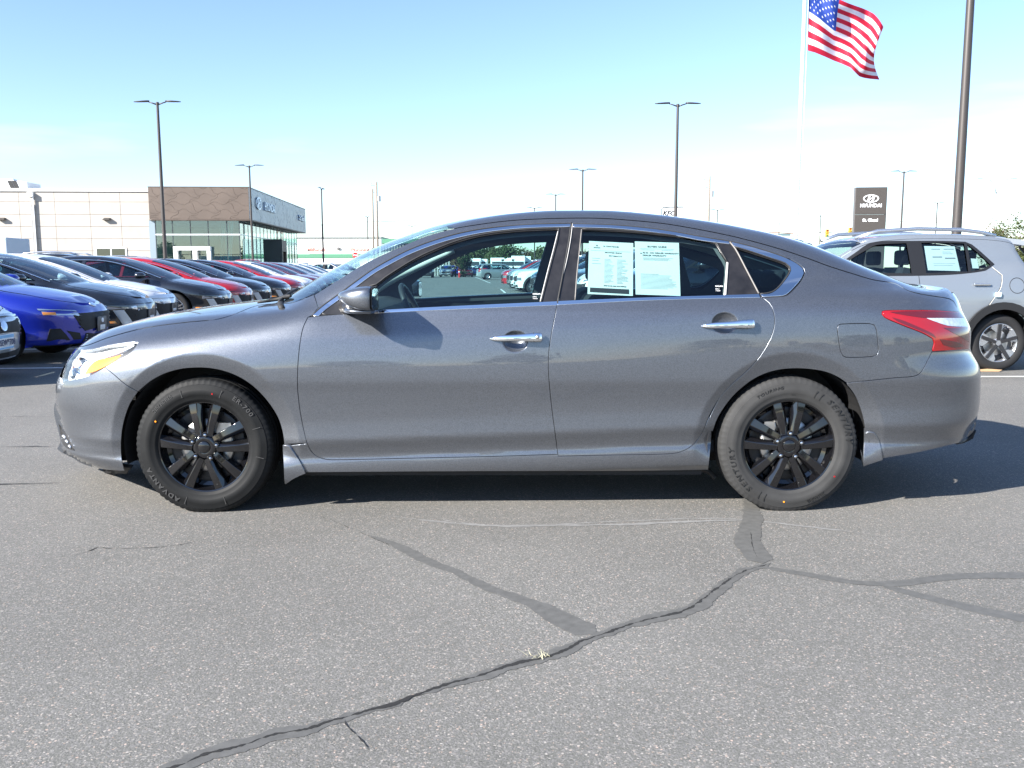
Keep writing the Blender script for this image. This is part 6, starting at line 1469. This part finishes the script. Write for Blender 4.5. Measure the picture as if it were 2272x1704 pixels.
# showroom glazing
gy, gx1 = .25, -.9; fx0 = s_of(357, gy); zz = [0, 2.3, 3.85, z0 - .05]
fxs = [fx0] + [s_of(p, gy) for p in (394, 433, 472, 513)] + [gx1]
gys = list(np.linspace(gy, L_ - .6, 18))
for i in range(len(fxs) - 1):
    for j in range(3): MB().box((fxs[i] + .03, gy, zz[j] + .02), (fxs[i + 1] - .03, gy + .02, zz[j + 1] - .02)).build('pane', M_shop, bld)
for i in range(len(gys) - 1):
    for j in range(3): MB().box((gx1 - .02, gys[i] + .02, zz[j] + .02), (gx1, gys[i + 1] - .02, zz[j + 1] - .02)).build('pane', M_shop, bld)
for x in fxs: MB().box((x - .03, gy - .03, 0), (x + .03, gy + .06, z0 - .05)).build('mullion', M_mull, bld)
for y in gys[1:]: MB().box((gx1 - .05, y - .02, 0), (gx1 + .02, y + .02, z0 - .05)).build('mullion', M_poleg, bld)
MB().box((fx0, gy - .06, 3.80), (gx1 + .05, gy - .032, 3.90)).build('transom', M_alu, bld); MB().box((gx1 + .022, gy, 3.82), (gx1 + .05, L_ - .6, 3.88)).build('transom', M_alu, bld)
MB().box((fx0 - .5, gy, 0), (fx0 - .035, gy + .4, z0 - .05)).build('corner_post', P('blue_grey_metal', (.28, .34, .38), .4, .4), bld)
MB().box((fx0, gy + .3, 0), (gx1 - .1, L_ - 1, .05)).box((fx0, 14, .05), (gx1 - 3, 14.2, z0)).build('showroom_floor', P('showroom_pale', (.6, .6, .58), .6), bld)
MB().box((fx0 + .6, 6, 0), (fx0 + 2.4, 6.1, 2.4)).build('inner_partition', M_beige, bld)
for k in range(3): MB().tube([(gx1 - 1.4 - .6 * k, 2 + k, 0), (gx1 - 1.0 - .6 * k, 2 + k, z0 - .1)], .14, 8).build('column', P('teal_column', (.10, .2, .22), .4), bld)
dx0, dx1 = s_of(394, gy - .5), s_of(475, gy - .5)
MB().box((dx0, gy - .55, 0), (dx0 + .28, gy - .08, 2.62)).box((dx1 - .28, gy - .55, 0), (dx1, gy - .08, 2.62)).box(((dx0 + dx1) / 2 + .05, gy - .55, 0), ((dx0 + dx1) / 2 + .35, gy - .08, 2.62)).box((dx0, gy - .6, 2.63), (dx1, gy - .07, 2.92)).build('door_portal', P('white_portal', (.85, .85, .84), .5), bld)
MB().box((gx1 + .06, 8.5, 0), (.8, 8.8, 3.75)).build('entrance_fin', M_mull, bld)
eb = MB().box((gx1 + .06, 8.82, 0), (.7, 9.2, 3.7)).box((gx1 + .06, 10.8, 0), (.7, 11.2, 3.7)).box((gx1 + .06, 9.2, 2.7), (.7, 10.8, 3.7)).build('entrance_portal', M_bbrown, bld)
MB().box((gx1 + .05, 9.2, .02), (gx1 + .25, 10.8, 2.7)).build('entrance_door', P('dark_door_glass', (.01, .012, .02), .1, coat=1), eb)
# ---- home store
hs = at(600, 560, 165); hs1 = at(846, 560, 165)
M_whitew = P('white_metal_siding', (.80, .80, .78), .6)
o = thing('home_store', 'long low white store with a green stripe and red lettering behind the row', 'building', (hs[0], 165, 0))
Wd = hs1[0] - hs[0]; H_ = at(760, 528, 165)[2]
MB().box((-30, 0, 0), (Wd, 40, H_)).build('wall', M_whitew, o); MB().box((-30, -.12, at(760, 572, 165)[2]), (Wd, -.003, at(760, 563.5, 165)[2])).build('stripe', P('store_green', (.08, .24, .15), .6), o)
MB().box((-30, -.2, H_), (Wd + .1, 40, H_ + .22)).build('roof_edge', P('grey_flashing', (.25, .27, .27), .6), o)
for px, tx in ((701, 'Millwork'), (798, 'Plumbing')):
    c = at(px, 554.5, 164.9); mb = MB(); add_text(mb, tx, .95, (c[0] - hs[0], -.02, c[2]), (1, 0, 0), (0, 0, 1), (0, -1, 0), .03, shear=.2, bold=.02); mb.build('lettering', P('sign_red', (.50, .22, .18), .5), o)
    MB().box((c[0] - hs[0] - 1.2, -.1, c[2] - .75), (c[0] - hs[0] + 1.3, -.004, c[2] - .6)).build('lettering_bar', P('grey_bar', (.3, .3, .3), .6), o)
for px in (750, 826): c = at(px, 553, 164.9); MB().prism([(-.3, 0), (.1, .4), (.35, .3), (.2, -.1)], (c[0] - hs[0], -.004, c[2]), (1, 0, 0), (0, 0, 1), (0, -1, 0), .3).build('wall_lamp', M_brown2, o)
ls0, ls1 = at(848, 560, 150), at(1000, 560, 150); hh = at(870, 530, 150)[2]
o = thing('lumber_shed', 'open lumber shed with a green roof edge and white racks, beside the white store', 'building', (ls0[0], 150, 0)); Wd = ls1[0] - ls0[0]
MB().box((0, 0, hh - .75), (Wd, 25, hh)).build('roof_edge', MATS['store_green'], o)
for k in range(24): MB().box((Wd * k / 24, .3, 0), (Wd * k / 24 + .25, .5, hh - .76)).build('post', M_conc, o)
for k in range(6): MB().box((0, .55, .2 + k * .48), (Wd, .9, .42 + k * .48)).build('rack_shelf', P('pale_stock', (.6, .6, .58), .7), o)
# ---- far buildings and box trucks seen through the windows
c = at(1176, 560, 230); o = thing('warehouse', 'low cream warehouse beyond the trees, seen through the front door window', 'building', (c[0] + 6, 230, 0))
MB().box((-8, 0, 0), (22, 15, 5.0)).build('wall', P('cream_wall', (.62, .58, .5), .8), o); MB().box((-8.2, -.2, 5.0), (22.2, 15.2, 5.3)).build('roof', M_poleg, o)
for k in range(6): MB().box((-6 + 4.5 * k, -.06, 1.2), (-4 + 4.5 * k, -.003, 2.6)).build('window', M_mull, o)
rt = random.Random(4)
def box_truck(x, y, label, h=3.2, col=M_whitew, L=5, rot=0):
    o = thing('box_truck', label, 'truck', (x, y, 0), rot, 'white box trucks parked in a line')
    bevel(MB().box((-1.15, -.2, .9), (1.15, L, h)).build('cargo_box', col, o), .05, 1)
    c = MB().prism([(0, .5), (0, 1.5), (.35, 1.6), (.7, 2.4), (1.7, 2.4), (1.7, .5)], (-1.0, -1.95, 0), (0, 1, 0), (0, 0, 1), (1, 0, 0), 2.0).build('cab', col, o)
    MB().prism([(.33, 1.62), (.66, 2.3), (.69, 2.3), (.36, 1.6)], (-.9, -1.98, 0), (0, 1, 0), (0, 0, 1), (1, 0, 0), 1.8).build('windscreen', M_mull, c); MB().box((-.8, -1.98, .75), (.8, -1.955, 1.3)).build('grille', M_dark, c)
    for wx, wy2 in ((-1, -1.2), (1, -1.2), (-1, L - 1.2), (1, L - 1.2)): MB().tube([(wx - .12, wy2, .45), (wx + .12, wy2, .45)], .45, 16).build('wheel', M_tyreb, o)
for k, px in enumerate((1052, 1066, 1104, 1116, 1127, 1140, 1150, 1163)):
    c = at(px, 590, 150 + 2 * (k % 2)); box_truck(c[0], 150 + 2 * (k % 2), ('leftmost', 'second from the left', 'third from the left', 'fourth from the left', 'fifth from the left', 'third from the right', 'second from the right', 'rightmost')[k] + ' of the white box trucks in the far line behind the minivan', rt.uniform(2.7, 3.3), col=M_whitew)
c = at(16, 560, 40.3); o = thing('box_truck', 'pale blue-grey box truck body at the left edge above the black saloon', 'truck', (c[0] - 4.2, 40, 0), LOT)
bevel(MB().box((-4, 0, .8), (4.2, 2.3, at(2, 526, 40)[2])).build('cargo_box', P('pale_blue_grey', (.42, .5, .58), .5), o), .04, 2); MB().box((4.2, .3, .5), (4.26, 2.0, .9)).build('bumper', M_dark, o)
for x_ in (-2.5, 2.5): MB().tube([(x_, -.02, .45), (x_, .3, .45)], .45, 16).build('wheel', M_tyreb, o)
c = at(1019, 592, 118); o = thing('bollard', 'red bollard between the small blue car and the dark red one', 'bollard', (c[0], 118, 0))
MB().lathe([(.13, 0), (.13, .95), (.08, 1.0), (0, 1.01)], n=12, axis='z').build('post', P('stop_red', (.5, .02, .02), .4), o); MB().lathe([(.135, .7), (.135, .8)], n=12, axis='z').build('band', M_wp, o)
# ---- trees
M_bark = P('bark', (.12, .09, .07), .9, var=.3)
def leafmat(name, c, v=.45):
    m = P(name, c, .65, var=v, vscale=2.5, spec=.25); n_ = m.node_tree
    if 'Translucent' not in [q.bl_idname for q in n_.nodes]:
        b_ = n_.nodes['Principled BSDF']; t_ = n_.nodes.new('ShaderNodeBsdfTranslucent'); t_.inputs[0].default_value = (*[min(1, q * 1.3) for q in c], 1)
        x_ = n_.nodes.new('ShaderNodeMixShader'); x_.inputs[0].default_value = .25; n_.links.new(b_.outputs[0], x_.inputs[1]); n_.links.new(t_.outputs[0], x_.inputs[2]); n_.links.new(x_.outputs[0], n_.nodes['Material Output'].inputs[0])
    return m
M_lg, M_lo, M_lc, M_ly = leafmat('green_leaves', (.045, .07, .02)), leafmat('autumn_leaves', (.10, .07, .035)), leafmat('cedar_foliage', (.025, .05, .016)), leafmat('olive_leaves', (.07, .085, .03))
def tree(proto_seed, H, W, mat, n=900, leaf=.22, cone=False, trunk=.25, base=.12):
    r_ = random.Random(proto_seed); mb = MB(); cl = []
    for k in range(26):
        z = H * (base + (1 - base) * r_.random()**.8); t = (z / H - base) / (1 - base); rad = W / 2 * ((1 - t) * .95 + .06 if cone else math.sqrt(max(.05, 1 - (2 * t - .8)**2 * .75)))
        a = r_.random() * 6.28; q = rad * (.25 + .6 * r_.random()); cl.append((q * math.cos(a), q * math.sin(a), z, (.17 if cone else .24) * W * r_.uniform(.6, 1.1)))
    for k in range(n):
        cx, cy, cz, cr_ = cl[r_.randrange(len(cl))]
        d = Vector((r_.gauss(0, 1), r_.gauss(0, 1), r_.gauss(0, .8))).normalized() * cr_ * r_.random()**.4; c = Vector((cx, cy, cz)) + d
        if c.z < .05: continue
        u = Vector((r_.gauss(0, 1), r_.gauss(0, 1), r_.gauss(0, 1))).normalized(); v = u.orthogonal().normalized(); s_ = leaf * r_.uniform(.6, 1.3)
        mb.add([c - u * s_, c + v * s_ * .6, c + u * s_, c - v * s_ * .6], [(0, 1, 2, 3)])
    tk = MB().tube([(0, 0, 0), (.05, 0, H * .4), (0, .05, H * .8)], [trunk * .5, trunk * .35, .04], 8)
    for k in range(7):
        cx, cy, cz, _ = cl[k]; tk.tube([(0, 0, cz * .55), (cx * .5, cy * .5, cz * .8), (cx, cy, cz)], [trunk * .2, trunk * .12, .02], 5)
    return mb, tk, mat
def put_tree(pr, x, y, label, cat='tree', name='tree', group=None, cache={}):
    key = id(pr)
    if key not in cache:
        o = thing(name, label, cat, (x, y, 0), 0, group); c = pr[0].build('crown', pr[2], o); c['kind'] = 'stuff'; pr[1].build('trunk', M_bark, o, smooth=True); cache[key] = o; return o
    o = copy_tree(cache[key]); o.location = (x, y, 0); o['label'] = label; o['category'] = cat; o.rotation_euler = (0, 0, x * 3.7)
    if group: o['group'] = group
    return o
T1, T2, T3 = tree(1, 6.0, 8, M_lg, 1500, .34), tree(2, 5.2, 7.5, M_ly, 1300, .32), tree(3, 4.6, 7.5, M_lo, 1100, .30)
c = at(1031, 560, 124); put_tree(tree(4, 5.2, 2.1, M_lc, 2200, .13, cone=False, base=.04), c[0], 124, 'narrow dark green cedar seen through the front door window')
c = at(1010, 560, 130); put_tree(tree(5, 4.3, 3.2, M_lo, 700, .15), c[0], 130, 'thin bare brownish tree left of the cedar')
TG = 'trees along the far edge of the lot'
for k, px in enumerate((930, 958, 985, 1012, 1040, 1062, 1083, 1102, 1122, 1141, 1160, 1182, 1207, 1235, 1262, 1290)):
    D_ = 205 + 13 * ((k * 7) % 4); c = at(px, 560, D_); pr_ = (T1, T2, T1, T3, T2, T1)[k % 6] if px < 1130 else (T2, T3)[k % 2]
    put_tree(pr_, c[0], D_, {id(T1): 'green broadleaf tree in the far tree line', id(T2): 'olive green tree in the far tree line', id(T3): 'brownish autumn tree in the far tree line'}[id(pr_)], group=TG)
S1 = tree(7, 3.2, 3.4, M_ly, 7000, .06, base=.02, trunk=.1); S2 = tree(8, 2.9, 3.0, M_lo, 5500, .055, base=.02, trunk=.1)
for px, D_, pr_, lb in ((2262, 41, S1, 'green shrub at the right edge behind the silver crossover'), (2222, 43, S2, 'brownish shrub left of the green one at the right edge'), (2300, 42, S2, 'brownish shrub cut by the right edge of the photo'), (2330, 39, S1, 'green shrub just past the right edge')):
    c = at(px, 560, D_); put_tree(pr_, c[0], D_, lb, 'shrub', 'shrub', 'autumn shrubs at the right edge')
# trees standing behind the photographer, mirrored in the doors
wood = MB()
for k in range(9):
    pr_ = (T1, T2, T3)[k % 3]; wood.add([(x_ - 60 + 15 * k + 3 * (k % 2), y_ - 62 - 6 * (k % 3), z_) for x_, y_, z_ in pr_[0].v], pr_[0].f)
o = wood.build('background_wood', M_lg); o['kind'] = 'stuff'
# ---- painted lines, scuffs, weed, litter
def quad(name, pts, mat, z):
    o = mesh(name, [(*p, z) for p in pts], [(0, 1, 2, 3)], mat); o['kind'] = 'structure'
    if o.data.polygons[0].normal.z < 0: o.data.flip_normals()
a, b = Gp(1500, 837.5), Gp(2600, 835.5)
def pline(a, b, w_=.10):
    a, b = np.array(a), np.array(b); u = (b - a) / np.linalg.norm(b - a); n = np.array([-u[1], u[0]]) * w_ / 2; quad('parking_line', [a - n, b - n, b + n, a + n], M_line, .004)
pline(a, b, .085)
for y in (13.0, 15.7, 18.4, 21.1, 23.8, 26.5, 29.2, 31.9, 34.6, 37.3, 40, 42.7, 45.4, 48.1, 50.8, 53.5): pline((rowx(y) - .3, y - .05), (rowx(y) + 4.9, y + .35))
for k in range(16): y = 10.5 + 2.6 * k; x = -5.1 - .063 * (y - 10.5); pline((x - 5.2, y - .4), (x - .1, y), .09)
pline(Gp(1053, 614.3), Gp(1088, 628.2)); pline(Gp(1111, 641.5), Gp(1121, 650))
M_scuff = P('pale_scuff', (.185, .182, .175), .85, var=.15, vscale=25)
ribbon('tyre_scuff', gl_(1600,22, 1900,55, 2100,70) + gr_(0,72, 500,66, 1000,50, 1300,80, 1600,120), [.008, .02, .025, .03, .02, .01], M_scuff, .0015, .005, 31, sp=.02)
ribbon('tyre_scuff', gl_(1850,40, 2212,78) + gr_(300,60, 900,40, 1150,62, 1500,100), [.006, .012, .012, .01], M_scuff, .0013, .004, 32, sp=.02)
wd_ = MB(); r_ = random.Random(6); c = Gp(*gr_(115, 645)[0])
for k in range(20):
    bx, by = c[0] + r_.gauss(0, .022), c[1] + r_.gauss(0, .008); l = r_.uniform(.012, .035); a = r_.uniform(0, 6.28)
    wd_.add([(bx - .001, by, .004), (bx + .0015, by, .004), (bx + l * math.cos(a), by + l * math.sin(a) * .6, l * .8)], [(0, 1, 2)])
o = wd_.build('weed_tuft', P('dry_grass', (.40, .38, .26), .8)); tag(o, 'small pale dry weed growing in the long crack', 'weed')
c = Gp(2192, 824); o = thing('cardboard_scrap', 'torn tan cardboard scrap under the tyre of the silver crossover', 'litter', (c[0], c[1], .006))
MB().add([(-.14, -.03, 0), (.1, -.05, .0), (.16, .0, .012), (.02, .04, .02), (-.12, .03, .01)], [(0, 1, 2, 3, 4)]).build('sheet', P('cardboard', (.40, .26, .14), .9), o).modifiers.new('s', 'SOLIDIFY').thickness = .004
